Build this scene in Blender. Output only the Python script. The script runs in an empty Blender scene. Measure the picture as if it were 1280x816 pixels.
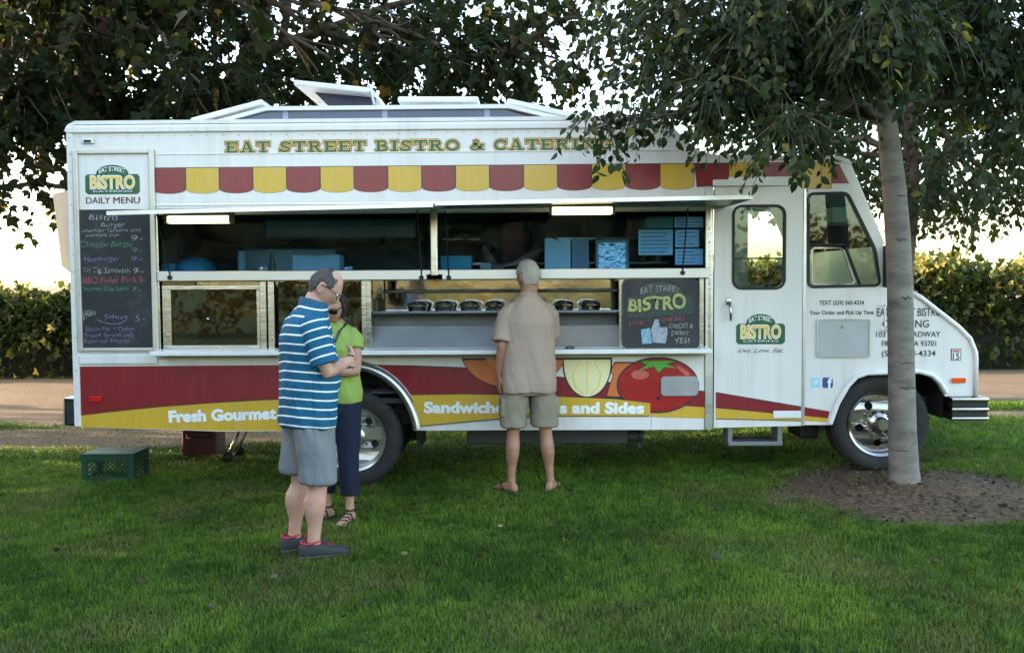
import bpy, bmesh, math, random
import numpy as np
from mathutils import Vector, Matrix, Euler
rad = math.radians
random.seed(7); rng = np.random.default_rng(11)
scn = bpy.context.scene
COL = scn.collection

# ------------------------------------------------------------------ camera
F_PX, CAM_D, CAM_H = 1150.0, 7.47, 1.6
YAW, PITCH, ROLL = rad(1.1), rad(2.7), rad(-0.35)
cd = bpy.data.cameras.new('camera'); cam = bpy.data.objects.new('camera', cd); COL.objects.link(cam)
cam.location = (CAM_D*math.tan(YAW), -CAM_D, CAM_H)
RM = Matrix.Rotation(YAW, 3, 'Z') @ Matrix.Rotation(math.pi/2-PITCH, 3, 'X') @ Matrix.Rotation(ROLL, 3, 'Z')
cam.rotation_euler = RM.to_euler()
cd.sensor_width = 36; cd.lens = 36*F_PX/1280; cd.clip_start = .05; cd.clip_end = 3000
scn.camera = cam
CL = Vector(cam.location)

# ------------------------------------------------------------------ sky, sun, exposure
SUN_EL, SUN_AZ = rad(11), rad(-84)         # azimuth measured from +Y (away from the camera), clockwise: the sun stands low on the left
world = bpy.data.worlds.new('World'); scn.world = world; world.use_nodes = True
nt = world.node_tree; nt.nodes.clear()
sky = nt.nodes.new('ShaderNodeTexSky'); sky.sky_type = 'NISHITA'; sky.sun_disc = False
sky.sun_elevation = SUN_EL; sky.sun_rotation = SUN_AZ; sky.air_density = 1.0; sky.dust_density = 1.9; sky.ozone_density = 0.6
bg = nt.nodes.new('ShaderNodeBackground'); bg.inputs[1].default_value = 0.15
wo = nt.nodes.new('ShaderNodeOutputWorld')
nt.links.new(sky.outputs[0], bg.inputs[0]); nt.links.new(bg.outputs[0], wo.inputs[0])
sl = bpy.data.lights.new('sun', 'SUN'); sl.energy = 2.8; sl.angle = rad(.6); sl.color = (1, .78, .5)
so = bpy.data.objects.new('sun', sl); COL.objects.link(so)
SDIR = Vector((math.sin(SUN_AZ)*math.cos(SUN_EL), math.cos(SUN_AZ)*math.cos(SUN_EL), math.sin(SUN_EL)))
so.rotation_euler = SDIR.to_track_quat('Z', 'Y').to_euler(); so.location = (0, 0, 30)
scn.view_settings.view_transform = 'Standard'; scn.view_settings.look = 'None'
scn.view_settings.gamma = 1; scn.view_settings.use_curve_mapping = False
scn.view_settings.exposure = 3.15
scn.cycles.max_bounces = 8; scn.cycles.transparent_max_bounces = 16
scn.cycles.caustics_reflective = False; scn.cycles.caustics_refractive = False

# ------------------------------------------------------------------ helpers
def ray(px, py):
    return RM @ Vector(((px-640)/F_PX, -(py-408)/F_PX, -1))
def U(px, py, Y=0.0):
    d = ray(px, py); t = (Y-CL.y)/d.y; return CL + d*t
def w(px, py, Y=0.0):
    p = U(px, py, Y); return (p.x, p.z)
def sstep(a, b, v):
    t = np.clip((v-a)/(b-a), 0, 1); return t*t*(3-2*t)
_tab = np.random.default_rng(5).random((256, 256))
def vnoise(x, y):
    x = np.asarray(x, float); y = np.asarray(y, float)
    xi = np.floor(x).astype(int); yi = np.floor(y).astype(int); fx = x-xi; fy = y-yi
    fx = fx*fx*(3-2*fx); fy = fy*fy*(3-2*fy)
    g = lambda i, j: _tab[i % 256, j % 256]
    return (g(xi, yi)*(1-fx)+g(xi+1, yi)*fx)*(1-fy)+(g(xi, yi+1)*(1-fx)+g(xi+1, yi+1)*fx)*fy
def fbm(x, y, o=4):
    s = 0; a = .5
    for k in range(o):
        s = s+a*vnoise(x*2**k+17*k, y*2**k+31*k); a *= .5
    return s/(1-.5**o)
def gz(x, y):                                  # lawn height
    x = np.asarray(x, float); y = np.asarray(y, float)
    lin = -.085+(np.clip(x, -2.2, 4.2)+1.3)*.031
    amp = .55+.45*sstep(-2.2, -.4, y)
    far = sstep(3.5, 9, y)
    return lin*amp*(1-far) + .03*(fbm(x*.5+9, y*.5+4, 3)-.5) - .0*far
def gz1(x, y): return float(gz(x, y))
def G(px, py):                                 # pixel -> point on the lawn
    d = ray(px, py); z = 0.0
    for i in range(12):
        t = (z-CL.z)/d.z; p = CL+d*t; z = gz1(p.x, p.y)
    return Vector((p.x, p.y, z))

MATS = {}
def N(nt, t, **kw):
    n = nt.nodes.new(t)
    for k, v in kw.items(): setattr(n, k, v)
    return n
def mat(name, col, rough=.5, metal=0., var=.12, scale=6., bump=0., bscale=60., spec=.5, coat=0., dirt=None, dscale=2.5, damt=.35, stretch=None, rvar=.1):
    if name in MATS: return MATS[name]
    m = bpy.data.materials.new(name); m.use_nodes = True; nt = m.node_tree
    b = nt.nodes['Principled BSDF']; L = nt.links.new
    tc = N(nt, 'ShaderNodeTexCoord'); src = tc.outputs['Object']
    if stretch:
        mp = N(nt, 'ShaderNodeMapping'); mp.inputs['Scale'].default_value = stretch; L(src, mp.inputs[0]); src = mp.outputs[0]
    nz = N(nt, 'ShaderNodeTexNoise'); nz.inputs['Scale'].default_value = scale; nz.inputs['Detail'].default_value = 6; L(src, nz.inputs['Vector'])
    rp = N(nt, 'ShaderNodeMapRange'); rp.inputs['From Min'].default_value = .25; rp.inputs['From Max'].default_value = .75
    rp.inputs['To Min'].default_value = 1-var; rp.inputs['To Max'].default_value = 1+var; L(nz.outputs[0], rp.inputs[0])
    mx = N(nt, 'ShaderNodeVectorMath', operation='SCALE'); mx.inputs[0].default_value = col[:3]; L(rp.outputs[0], mx.inputs['Scale'])
    out = mx.outputs[0]
    if dirt:
        n2 = N(nt, 'ShaderNodeTexNoise'); n2.inputs['Scale'].default_value = dscale; n2.inputs['Detail'].default_value = 9; n2.inputs['Roughness'].default_value = .7; L(src, n2.inputs['Vector'])
        r2 = N(nt, 'ShaderNodeMapRange'); r2.inputs['From Min'].default_value = .5; r2.inputs['From Max'].default_value = .78; r2.inputs['To Max'].default_value = damt; L(n2.outputs[0], r2.inputs[0])
        mm = N(nt, 'ShaderNodeMix', data_type='RGBA'); L(r2.outputs[0], mm.inputs[0]); L(out, mm.inputs[6]); mm.inputs[7].default_value = (*dirt, 1); out = mm.outputs[2]
    L(out, b.inputs['Base Color'])
    r3 = N(nt, 'ShaderNodeMapRange'); r3.inputs['To Min'].default_value = max(0, rough-rvar); r3.inputs['To Max'].default_value = min(1, rough+rvar); L(nz.outputs[0], r3.inputs[0]); L(r3.outputs[0], b.inputs['Roughness'])
    b.inputs['Metallic'].default_value = metal
    b.inputs['Specular IOR Level'].default_value = spec
    b.inputs['Coat Weight'].default_value = coat; b.inputs['Coat Roughness'].default_value = .08
    if bump:
        n4 = N(nt, 'ShaderNodeTexNoise'); n4.inputs['Scale'].default_value = bscale; n4.inputs['Detail'].default_value = 5; L(src, n4.inputs['Vector'])
        bp = N(nt, 'ShaderNodeBump'); bp.inputs['Strength'].default_value = bump; bp.inputs['Distance'].default_value = .01; L(n4.outputs[0], bp.inputs['Height']); L(bp.outputs[0], b.inputs['Normal'])
    MATS[name] = m; return m
def glass(name, tint, refl=1.0, rough=.02):
    if name in MATS: return MATS[name]
    m = bpy.data.materials.new(name); m.use_nodes = True; nt = m.node_tree; nt.nodes.clear(); L = nt.links.new
    o = N(nt, 'ShaderNodeOutputMaterial'); t = N(nt, 'ShaderNodeBsdfTransparent'); t.inputs[0].default_value = (*tint, 1)
    g = N(nt, 'ShaderNodeBsdfGlossy'); g.inputs['Roughness'].default_value = rough; g.inputs[0].default_value = (1, 1, 1, 1)
    f = N(nt, 'ShaderNodeFresnel'); f.inputs[0].default_value = 1.5
    mu = N(nt, 'ShaderNodeMath', operation='MULTIPLY'); mu.inputs[1].default_value = refl; L(f.outputs[0], mu.inputs[0])
    nz = N(nt, 'ShaderNodeTexNoise'); nz.inputs['Scale'].default_value = 3; bp = N(nt, 'ShaderNodeBump'); bp.inputs['Strength'].default_value = .02; L(nz.outputs[0], bp.inputs['Height']); L(bp.outputs[0], g.inputs['Normal'])
    mx = N(nt, 'ShaderNodeMixShader'); L(mu.outputs[0], mx.inputs[0]); L(t.outputs[0], mx.inputs[1]); L(g.outputs[0], mx.inputs[2]); L(mx.outputs[0], o.inputs[0])
    MATS[name] = m; return m
def emit(name, col, s):
    m = bpy.data.materials.new(name); m.use_nodes = True; b = m.node_tree.nodes['Principled BSDF']
    b.inputs['Base Color'].default_value = (.8, .8, .75, 1); b.inputs['Emission Color'].default_value = (*col, 1); b.inputs['Emission Strength'].default_value = s
    MATS[name] = m; return m

def link(name, me, m, parent=None, smooth=False):
    o = bpy.data.objects.new(name, me); COL.objects.link(o)
    if m is not None and not me.materials: me.materials.append(m)
    if parent is not None: o.parent = parent; o.matrix_parent_inverse = parent.matrix_world.inverted() if False else Matrix.Identity(4)
    if smooth: me.polygons.foreach_set('use_smooth', [True]*len(me.polygons))
    return o
def empty(name, label=None, cat=None, loc=(0, 0, 0), rz=0, group=None):
    o = bpy.data.objects.new(name, None); COL.objects.link(o); o.location = loc; o.rotation_euler = (0, 0, rz); o.empty_display_size = .1
    if label: tag(o, label, cat, group)
    return o
def tag(o, label, cat=None, group=None):
    o['label'] = label
    if cat: o['category'] = cat
    if group: o['group'] = group
    return o

class MB:
    def __init__(s): s.v = []; s.f = []
    def add(s, v, f):
        k = len(s.v); s.v += [tuple(p) for p in v]; s.f += [tuple(i+k for i in q) for q in f]; return s
    def box(s, x0, x1, y0, y1, z0, z1, bev=0.0):
        if bev <= 0:
            return s.add([(x, y, z) for x in (x0, x1) for y in (y0, y1) for z in (z0, z1)], [(0,1,3,2),(4,6,7,5),(0,4,5,1),(2,3,7,6),(0,2,6,4),(1,5,7,3)])
        bm = bmesh.new(); bmesh.ops.create_cube(bm, size=1)
        for v in bm.verts: v.co = Vector(((x0+x1)/2+v.co.x*(x1-x0), (y0+y1)/2+v.co.y*(y1-y0), (z0+z1)/2+v.co.z*(z1-z0)))
        bmesh.ops.bevel(bm, geom=bm.edges[:], offset=bev, segments=2, affect='EDGES', profile=.5)
        bm.verts.index_update(); s.add([v.co for v in bm.verts], [[v.index for v in f.verts] for f in bm.faces]); bm.free(); return s
    def obox(s, c, ax, ay, az):          # oriented box: centre and half vectors
        c, ax, ay, az = map(Vector, (c, ax, ay, az))
        return s.add([c+i*ax+j*ay+k*az for i in (-1, 1) for j in (-1, 1) for k in (-1, 1)], [(0,1,3,2),(4,6,7,5),(0,4,5,1),(2,3,7,6),(0,2,6,4),(1,5,7,3)])
    def tube(s, pts, r, n=8, cap=True, ell=None):
        pts = [Vector(p) for p in pts]; m = len(pts)
        rr = r if hasattr(r, '__len__') else [r]*m
        d0 = (pts[1]-pts[0]).normalized(); a = d0.orthogonal().normalized(); vs = []; k0 = len(s.v)
        for i, p in enumerate(pts):
            d = (pts[min(i+1, m-1)]-pts[max(i-1, 0)])
            d = d.normalized() if d.length > 1e-9 else d0
            a = (a-d*a.dot(d)).normalized(); b = d.cross(a)
            for k in range(n):
                t = 2*math.pi*k/n; vs.append(p+(a*math.cos(t)+b*math.sin(t))*rr[i])
        fs = [(i*n+k, i*n+(k+1) % n, (i+1)*n+(k+1) % n, (i+1)*n+k) for i in range(m-1) for k in range(n)]
        if cap: fs += [tuple(range(n-1, -1, -1)), tuple(range((m-1)*n, m*n))]
        return s.add(vs, fs)
    def lathe(s, prof, c, axis='y', n=32, close=False):   # prof: (radius, along)
        vs = []
        for r, h in prof:
            for k in range(n):
                t = 2*math.pi*k/n; a, b = r*math.cos(t), r*math.sin(t)
                vs.append((c[0]+a, c[1]+h, c[2]+b) if axis == 'y' else ((c[0]+a, c[1]+b, c[2]+h) if axis == 'z' else (c[0]+h, c[1]+a, c[2]+b)))
        m = len(prof)
        return s.add(vs, [(i*n+k, i*n+(k+1) % n, (i+1)*n+(k+1) % n, (i+1)*n+k) for i in range(m-1) for k in range(n)])
    def prism(s, poly, y0, y1):          # convex-ish poly in (x,z), from y0 to y1
        n = len(poly); vs = [(x, y0, z) for x, z in poly]+[(x, y1, z) for x, z in poly]
        return s.add(vs, [tuple(range(n)), tuple(range(2*n-1, n-1, -1))]+[(k, (k+1) % n, n+(k+1) % n, n+k) for k in range(n)])
    def strip(s, poly, y0, y1, t):       # open polyline in (x,z) swept along y with thickness t
        pts = [Vector((x, 0, z)) for x, z in poly]; n = len(pts); nr = []
        for i in range(n):
            d = (pts[min(i+1, n-1)]-pts[max(i-1, 0)]).normalized(); nr.append(Vector((d.z, 0, -d.x)))
        for i in range(n-1):
            a, b = pts[i], pts[i+1]; c, d = a+nr[i]*t, b+nr[i+1]*t
            q = [(p.x, y, p.z) for y in (y0, y1) for p in (a, b, d, c)]
            s.add(q, [(0,1,2,3),(7,6,5,4),(0,4,5,1),(3,2,6,7)]+([(0,3,7,4)] if i == 0 else [])+([(1,5,6,2)] if i == n-2 else []))
        return s
    def build(s, name, m, parent=None, smooth=False, fix=True, auto=None):
        me = bpy.data.meshes.new(name); me.from_pydata(s.v, [], s.f)
        if fix:
            bm = bmesh.new(); bm.from_mesh(me); bmesh.ops.recalc_face_normals(bm, faces=bm.faces[:]); bm.to_mesh(me); bm.free()
        me.update(); o = link(name, me, m, parent, smooth or auto is not None)
        if auto is not None:
            me.set_sharp_from_angle(angle=rad(auto))
        return o
def tidy(me):
    bm = bmesh.new(); bm.from_mesh(me); bmesh.ops.remove_doubles(bm, verts=bm.verts[:], dist=1e-5); bm.to_mesh(me); bm.free()
def from_curve(cu):
    o = bpy.data.objects.new('tmp', cu); COL.objects.link(o)
    dg = bpy.context.evaluated_depsgraph_get(); me = bpy.data.meshes.new_from_object(o.evaluated_get(dg))
    bpy.data.objects.remove(o); bpy.data.curves.remove(cu); return me
def plate(name, outer, holes, y, t, m, parent=None, bev=0.0):
    """flat panel in the XZ plane (front face at y, thickness t behind it) with holes"""
    cu = bpy.data.curves.new('c', 'CURVE'); cu.dimensions = '2D'; cu.fill_mode = 'BOTH'; cu.extrude = max(t/2-bev, 0); cu.bevel_depth = bev; cu.bevel_resolution = 1
    for poly in [outer]+list(holes):
        sp = cu.splines.new('POLY'); sp.points.add(len(poly)-1); sp.use_cyclic_u = True
        for p, (x, z) in zip(sp.points, poly): p.co = (x, z, 0, 1)
    me = from_curve(cu)
    for v in me.vertices: x, z, d = v.co; v.co = (x, y+t/2-d, z)
    me.materials.clear()
    return link(name, me, m, parent)
def ell(cx, cz, rx, rz, n=28, a0=0., a1=360.):
    return [(cx+rx*math.cos(rad(a0+(a1-a0)*k/n)), cz+rz*math.sin(rad(a0+(a1-a0)*k/n))) for k in range(n+(0 if a1-a0 == 360 else 1))]
def rrect(x0, x1, z0, z1, r, n=5):
    o = []
    for cx, cz, a in ((x1-r, z1-r, 0), (x0+r, z1-r, 90), (x0+r, z0+r, 180), (x1-r, z0+r, 270)):
        o += [(cx+r*math.cos(rad(a+90*k/n)), cz+r*math.sin(rad(a+90*k/n))) for k in range(n+1)]
    return o
def rpoly(pts, r, n=4):
    """round the corners of a polygon"""
    o = []; m = len(pts)
    for i in range(m):
        p, a, b = Vector(pts[i]), Vector(pts[i-1]), Vector(pts[(i+1) % m])
        q = min(r, (a-p).length*.45, (b-p).length*.45)
        s, e = p+(a-p).normalized()*q, p+(b-p).normalized()*q
        for k in range(n+1):
            t = k/n; o.append(tuple(s*(1-t)**2+p*2*t*(1-t)+e*t*t))
    return o
def text(body, x0, x1, zb, h, y, m, parent, name='lettering', bold=0., shear=0., rot=0., wob=0., cap=.73, spacing=1.0):
    """flat printed lettering on a plane facing the camera; x0..x1 sets its width, h its capital height, zb its baseline"""
    cu = bpy.data.curves.new('t', 'FONT'); cu.body = body; cu.size = 1; cu.offset = bold; cu.shear = shear; cu.resolution_u = 3; cu.space_character = spacing
    me = from_curve(cu); n = len(me.vertices)
    co = np.empty(n*3); me.vertices.foreach_get('co', co); co = co.reshape(-1, 3)
    a, b = co[:, 0].min(), co[:, 0].max()
    X = co[:, 0]; Z = co[:, 1]*h/cap
    X = (X-a)*((x1-x0)/(b-a)) if x1 is not None else (X-a)*h/cap
    if wob:
        X = X+wob*h*(vnoise(X/h*1.3+len(body), Z/h*1.3+3)-.5); Z = Z+wob*h*(vnoise(X/h*1.1+7, Z/h*.8+len(body))-.5)
    c, s = math.cos(rot), math.sin(rot)
    out = np.stack([x0+X*c-Z*s, np.full(n, y), zb+X*s+Z*c], 1); me.vertices.foreach_set('co', out.ravel()); me.materials.clear()
    return link(name, me, m, parent)
def np_mesh(name, V, Fc, m, parent=None, attrs=None, tri=3, smooth=False):
    """mesh from numpy arrays; Fc (n, tri)"""
    me = bpy.data.meshes.new(name); me.vertices.add(len(V)); me.vertices.foreach_set('co', np.ascontiguousarray(V, dtype=np.float32).ravel())
    nf = len(Fc); me.loops.add(nf*tri); me.polygons.add(nf); me.loops.foreach_set('vertex_index', np.ascontiguousarray(Fc, dtype=np.int32).ravel())
    me.polygons.foreach_set('loop_start', np.arange(0, nf*tri, tri, dtype=np.int32)); me.polygons.foreach_set('loop_total', np.full(nf, tri, dtype=np.int32))
    for k, a in (attrs or {}).items():
        at = me.attributes.new(k, 'FLOAT', 'POINT'); at.data.foreach_set('value', np.ascontiguousarray(a, dtype=np.float32))
    me.update(calc_edges=True); return link(name, me, m, parent, smooth)
# ------------------------------------------------------------------ materials of the truck
WHITE = mat('white_paint', (.76, .725, .7), .38, var=.03, scale=3, dirt=(.4, .37, .31), dscale=1.9, damt=.42, stretch=(3.6, 1, .3), bump=.05, bscale=2.2, coat=.25)
RED = mat('red_vinyl', (.215, .010, .018), .34, var=.06, coat=.1, dirt=(.36, .12, .13), dscale=2., damt=.12, bump=.03, bscale=2, stretch=(5, 1, .5))
YEL = mat('yellow_vinyl', (.62, .38, .035), .34, var=.06, coat=.1, dirt=(.5, .42, .24), dscale=2., damt=.35, bump=.03, bscale=2, stretch=(5, 1, .5))
LINE = mat('dark_outline', (.02, .035, .03), .4)
BLACK = mat('black_rubber', (.012, .012, .012), .65)
TYRE = mat('tyre_rubber', (.018, .017, .016), .85, bump=.3, bscale=40, dirt=(.09, .075, .055), damt=.5)
STEEL = mat('brushed_steel', (.55, .55, .54), .24, 1, var=.08, scale=8, bump=.08, bscale=9, stretch=(1, 1, 6), dirt=(.2, .17, .13), damt=.3)
MIRR = mat('polished_steel', (.6, .58, .54), .07, 1, var=.1, scale=5, bump=.12, bscale=7, dirt=(.16, .13, .1), damt=.3, rvar=.05)
ALU = mat('aluminium_trim', (.62, .63, .63), .34, 1, var=.06, bump=.05, dirt=(.25, .23, .2), damt=.4, dscale=5)
CHROME = mat('chrome', (.42, .4, .38), .24, 1, var=.1, dirt=(.14, .1, .07), damt=.6, dscale=9)
WTRIM = mat('white_counter', (.78, .775, .76), .3, var=.03, dirt=(.4, .38, .33), damt=.25)
BEIGE = mat('beige_trim', (.5, .47, .4), .5, var=.06)
GREYP = mat('grey_panel', (.42, .43, .44), .45, var=.06, dirt=(.3, .25, .2), damt=.3)
DARK = mat('chassis_black', (.02, .02, .02), .7, var=.2, dirt=(.08, .065, .05), damt=.5)
INNER = mat('interior_dark', (.2, .21, .22), .55, var=.2)
INW = mat('interior_panel', (.3, .31, .32), .5, var=.1)
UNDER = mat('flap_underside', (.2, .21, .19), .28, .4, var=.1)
GREEN = mat('logo_green', (.015, .1, .045), .35, var=.05)
CREAM = mat('cream_print', (.8, .74, .42), .4, var=.03)
LYEL = mat('letter_yellow', (.85, .58, .12), .4, var=.03)
LRED = mat('letter_red', (.36, .05, .03), .4, var=.03)
LWHT = mat('letter_white', (.82, .82, .8), .4, var=.03)
LBLK = mat('letter_black', (.02, .02, .022), .45, var=.03)
MAROON = mat('maroon_print', (.13, .012, .018), .4)
ORNG = mat('orange_print', (.62, .16, .04), .35)
LGREEN = mat('leaf_green_print', (.07, .38, .04), .35)
LBLUE = mat('pale_blue_print', (.38, .66, .78), .4)
FBLUE = mat('blue_print', (.03, .08, .26), .4)
AMBER = mat('amber_lens', (.8, .09, .01), .2, spec=.7)
REDL = mat('red_lens', (.5, .01, .012), .2)
CHALKB = mat('chalkboard_slate', (.016, .018, .02), .6, var=.3, dirt=(.1, .11, .11), dscale=4, damt=.55)
TGLASS = glass('tinted_window', (.6, .77, .9), .045)
CGLASS = glass('cab_glass', (.68, .82, .76), 1.0)
PGLASS = glass('case_glass', (.45, .47, .45), 2.2)
BGLASS = mat('blue_glass', (.06, .07, .15), .15, var=.1)

truck = empty('food_truck', 'white food truck with red and yellow awning stripes parked on the lawn', 'food truck')
T = truck
ZR, XL, XD, XF = 2.90, -3.60, 1.63, 3.74          # roof, rear end, door edge, nose
ZB = .40; TW = 2.2
def bx(name, m, x0, x1, y0, y1, z0, z1, bev=.004, parent=None): return MB().box(x0, x1, y0, y1, z0, z1, bev).build(name, m, parent or T)

# ---- near side wall of the kitchen body, with serving opening and wheel arch
OX0, OX1, OZ0, OZ1 = -2.875, 1.585, 1.075, 2.17
RWX, RWZ, FWX, FWZ, WR = -1.31, .33, 3.0, .44, .395
arch = [(RWX+.50*math.cos(rad(a)), RWZ+.57*math.sin(rad(a))) for a in np.linspace(172.5, 7.5, 26)]
outer = [(XL, .437), (-2.4, ZB-.003)]+[(RWX-.50, ZB)]+arch[1:-1]+[(RWX+.50, ZB)]+[(1.127, ZB)]+[(1.127, 1.0), (XD-.005, 1.0), (XD-.005, 2.36), (XD+.3, 2.36), (XD+.3, 2.60), (1.50, 2.62), (1.40, 2.70), (1.28, 2.82), (1.10, 2.885), (.95, ZR), (XL+.05, ZR), (XL, ZR-.05)]
plate('side_wall', outer, [[(OX0, OZ0), (OX1, OZ0), (OX1, OZ1), (OX0, OZ1)]], 0, .03, WHITE, T)
# the small hatch beside the door, with its latch plate
hatch = plate('hatch', [(1.131, ZB), (XD-.07, ZB), (XD-.07, .996), (1.131, .996)], [], .001, .025, WHITE, T)
plate('latch_plate', rrect(*[w(826, 482)[0], w(872, 482)[0]], w(850, 494)[1], w(850, 470)[1], .03), [], -.022, .021, mat('latch_grey', (.34, .34, .34), .5, .2, var=.15, dirt=(.2, .19, .17)), hatch)
MB().lathe([(0, -.02), (.012, -.02), (.014, 0)], (w(823, 497)[0], 0, w(823, 497)[1]), n=12).build('keyhole', BLACK, hatch)
# corner posts and trims
bx('corner_post', WHITE, XL-.012, XL+.045, -.012, .05, .437, ZR-.03, .01)
bx('door_post', ALU, XD-.066, XD-.004, -.012, .03, ZB, 2.355, .004)
bx('roof_gutter', WHITE, XL-.01, .95, -.022, .01, ZR-.065, ZR-.015, .008)
MB().box(XL+.06, 1.56, -.008, .0, .995, 1.035, .003).build('side_rail', BEIGE, T)
MB().box(XL+.045, OX0-.03, -.02, .0, .955, 1.035, .01).build('side_rail', WHITE, T)
MB().box(-2.9, 1.55, -.006, .0, 2.245, 2.262, .002).build('side_rail', ALU, T)
# far wall, roof, rear wall, nose
CR = [(1.10, 2.885), (1.28, 2.82), (1.40, 2.70), (1.50, 2.62), (1.66, 2.585), (2.62, 2.57), (2.69, 2.545)]
WS0, WS1 = (2.71, 2.52), (2.985, 1.885)
MB().strip([(XL-.004, ZR-.06), (XL+.02, ZR-.018), (XL+.06, ZR+.004), (.95, ZR+.004)]+CR+[WS0], -.004, TW+.004, -.03).build('roof', WHITE, T)
MB().strip([(XL-.004, .437), (XL-.004, ZR-.06)], .05, TW, -.03).build('rear_wall', WHITE, T)
HOOD = [(2.985, 1.53), (3.22, 1.50), (3.30, 1.455), (3.60, 1.22), (3.69, 1.13), (3.735, 1.02), (3.74, .95), (3.74, .665)]
far_out = [(XL, .437), (XL, ZR-.03), (.95, ZR-.02)]+[(x-.01, z-.02) for x, z in CR]+[(2.70, 2.51), (2.97, 1.87), (2.97, 1.52)]+[(x-.01, z-.01) for x, z in HOOD[1:]]+[(3.73, .665), (3.5, .665), (3.4, .8), (2.7, .8), (2.55, ZB), (-.8, ZB), (-.85, .7), (-1.75, .7), (-1.8, ZB)]
plate('far_wall', far_out, [rrect(1.78, 2.2, 1.55, 2.35, .06), rpoly([(2.42, 1.56), (2.86, 1.56), (2.86, 1.86), (2.66, 2.32), (2.42, 2.32)], .04)], TW, -.03, WHITE, T)
# ---- cab: door, front side panel
door_o = [(XD+.006, ZB+.015), (2.345, ZB+.03), (2.345, 2.36), (XD+.006, 2.36)]
dw = rrect(w(918, 300)[0], w(979, 300)[0], w(948, 359)[1], w(948, 259)[1], .06)
door = plate('door', door_o, [dw], -.006, .03, WHITE, T)
def gasket(poly, wd, y, t, m, parent, name='gasket'):
    cx = sum(p[0] for p in poly)/len(poly); cz = sum(p[1] for p in poly)/len(poly)
    out = []
    n = len(poly)
    for i in range(n):
        a, b = Vector(poly[i-1]), Vector(poly[(i+1) % n]); d = (b-a)
        d = d.normalized() if d.length > 1e-9 else Vector((1, 0)); nn = Vector((d.y, -d.x))
        if nn.dot(Vector(poly[i])-Vector((cx, cz))) < 0: nn = -nn
        out.append(tuple(Vector(poly[i])+nn*wd))
    return plate(name, out, [poly], y, t, m, parent)
gasket(dw, .02, -.014, .02, BLACK, door)
plate('window_pane', [(x, z) for x, z in dw], [], .004, .004, CGLASS, door)
MB().box(w(918, 300)[0], w(979, 300)[0], -.004, .012, w(948, 323)[1]-.006, w(948, 323)[1]+.006).build('window_bar', BLACK, door)
hx, hz = w(911, 388); MB().tube([(hx-.006, -.006, hz+.07), (hx-.006, -.05, hz+.06), (hx+.004, -.055, hz-.02), (hx+.004, -.05, hz-.08)], [.012, .012, .011, .009]).box(hx-.025, hx+.018, -.018, -.006, hz+.045, hz+.1, .005).build('door_handle', CHROME, door, True)
MB().box(XD-.01, w(966, 228)[0], -.03, -.0, w(920, 233)[1], w(920, 225)[1], .004).build('door_track', WTRIM, T)
gx, gz_ = w(893, 240); bx('door_jamb', ALU, 2.347, 2.368, -.012, .02, ZB+.03, 2.36, .003)
bx('door_latch', WTRIM, w(966, 519)[0], w(1001, 519)[0], -.02, -.006, w(980, 522)[1], w(980, 513)[1], .004, door)
fa = [w(1040, 530), w(1049, 505), w(1062, 483), w(1072, 473), w(1084, 469), w(1148, 467), w(1163, 471), w(1173, 480), w(1180, 492)]
front_o = [(2.37, ZB+.035), (fa[0][0], ZB+.035)]+fa+[(3.50, .665)]+HOOD[::-1]+[(2.985, 1.885), (2.71, 2.52), (2.69, 2.545), (2.60, 2.565), (XD+.31, 2.572), (XD+.31, 2.367), (2.37, 2.367)]
cw = rpoly([w(1012, 357), w(1098, 355), w(1092, 312), w(1058, 243), w(1012, 244)], .035)
fp = plate('front_side_panel', front_o, [cw], 0, .03, WHITE, T)
gasket(cw, .022, -.008, .02, BLACK, fp)
plate('window_pane', cw, [], .008, .004, CGLASS, fp)
qv = rpoly([w(1016, 354), w(1068, 354), w(1052, 311), w(1016, 311)], .025)
gasket(qv, .012, -.006, .016, CHROME, fp, 'vent_window_frame')
MB().tube([U(1057, 309, .002), U(1075, 356, .002)], .012, 6).tube([U(1012, 306, .002), U(1056, 306, .002)], .010, 6).build('window_bar', BLACK, fp)
def trim(pts, wd, y0, y1, m, name, parent):
    mb = MB(); P = [Vector(p) for p in pts]; n = len(P); nr = []
    for i in range(n):
        d = (P[min(i+1, n-1)]-P[max(i-1, 0)]).normalized(); nr.append(Vector((-d.y, d.x)))
    rings = [[(P[i].x, y1, P[i].y), (P[i].x, (y0+y1)/2, P[i].y), *[((P[i]+nr[i]*wd*t).x, y0, (P[i]+nr[i]*wd*t).y) for t in (.25, .75)], ((P[i]+nr[i]*wd).x, y1, (P[i]+nr[i]*wd).y)] for i in range(n)]
    vs = [v for r_ in rings for v in r_]; k = 5
    mb.add(vs, [(i*k+j, i*k+j+1, (i+1)*k+j+1, (i+1)*k+j) for i in range(n-1) for j in range(k-1)])
    return mb.build(name, m, parent, True)
trim([(RWX+.50*math.cos(rad(a)), RWZ+.57*math.sin(rad(a))) for a in np.linspace(172, 8, 40)], .07, -.05, -.002, ALU, 'wheel_arch_trim', T)
trim(fa, .04, -.03, -.002, WTRIM, 'wheel_arch_trim', T)
# windscreen, cowl, hood, front
plate_pts = [WS0, WS1]
MB().strip([WS0, WS1], .08, TW-.08, .008).build('windscreen', CGLASS, T)
MB().strip([WS0, WS1], .03, .08, -.03).build('windscreen_pillar', WHITE, T); MB().strip([WS0, WS1], TW-.08, TW-.03, -.03).build('windscreen_pillar', WHITE, T)
MB().strip([WS1, (2.985, 1.53)]+HOOD[1:], .03, TW-.03, -.03).build('hood', WHITE, T)
MB().tube([(x, -.004, z) for x, z in HOOD[1:]], .02, 8).build('hood_edge', WHITE, T, True)
bx('front_window_guard', BLACK, 2.985, 3.045, -.045, .06, 1.55, 1.88, .02)
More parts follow.
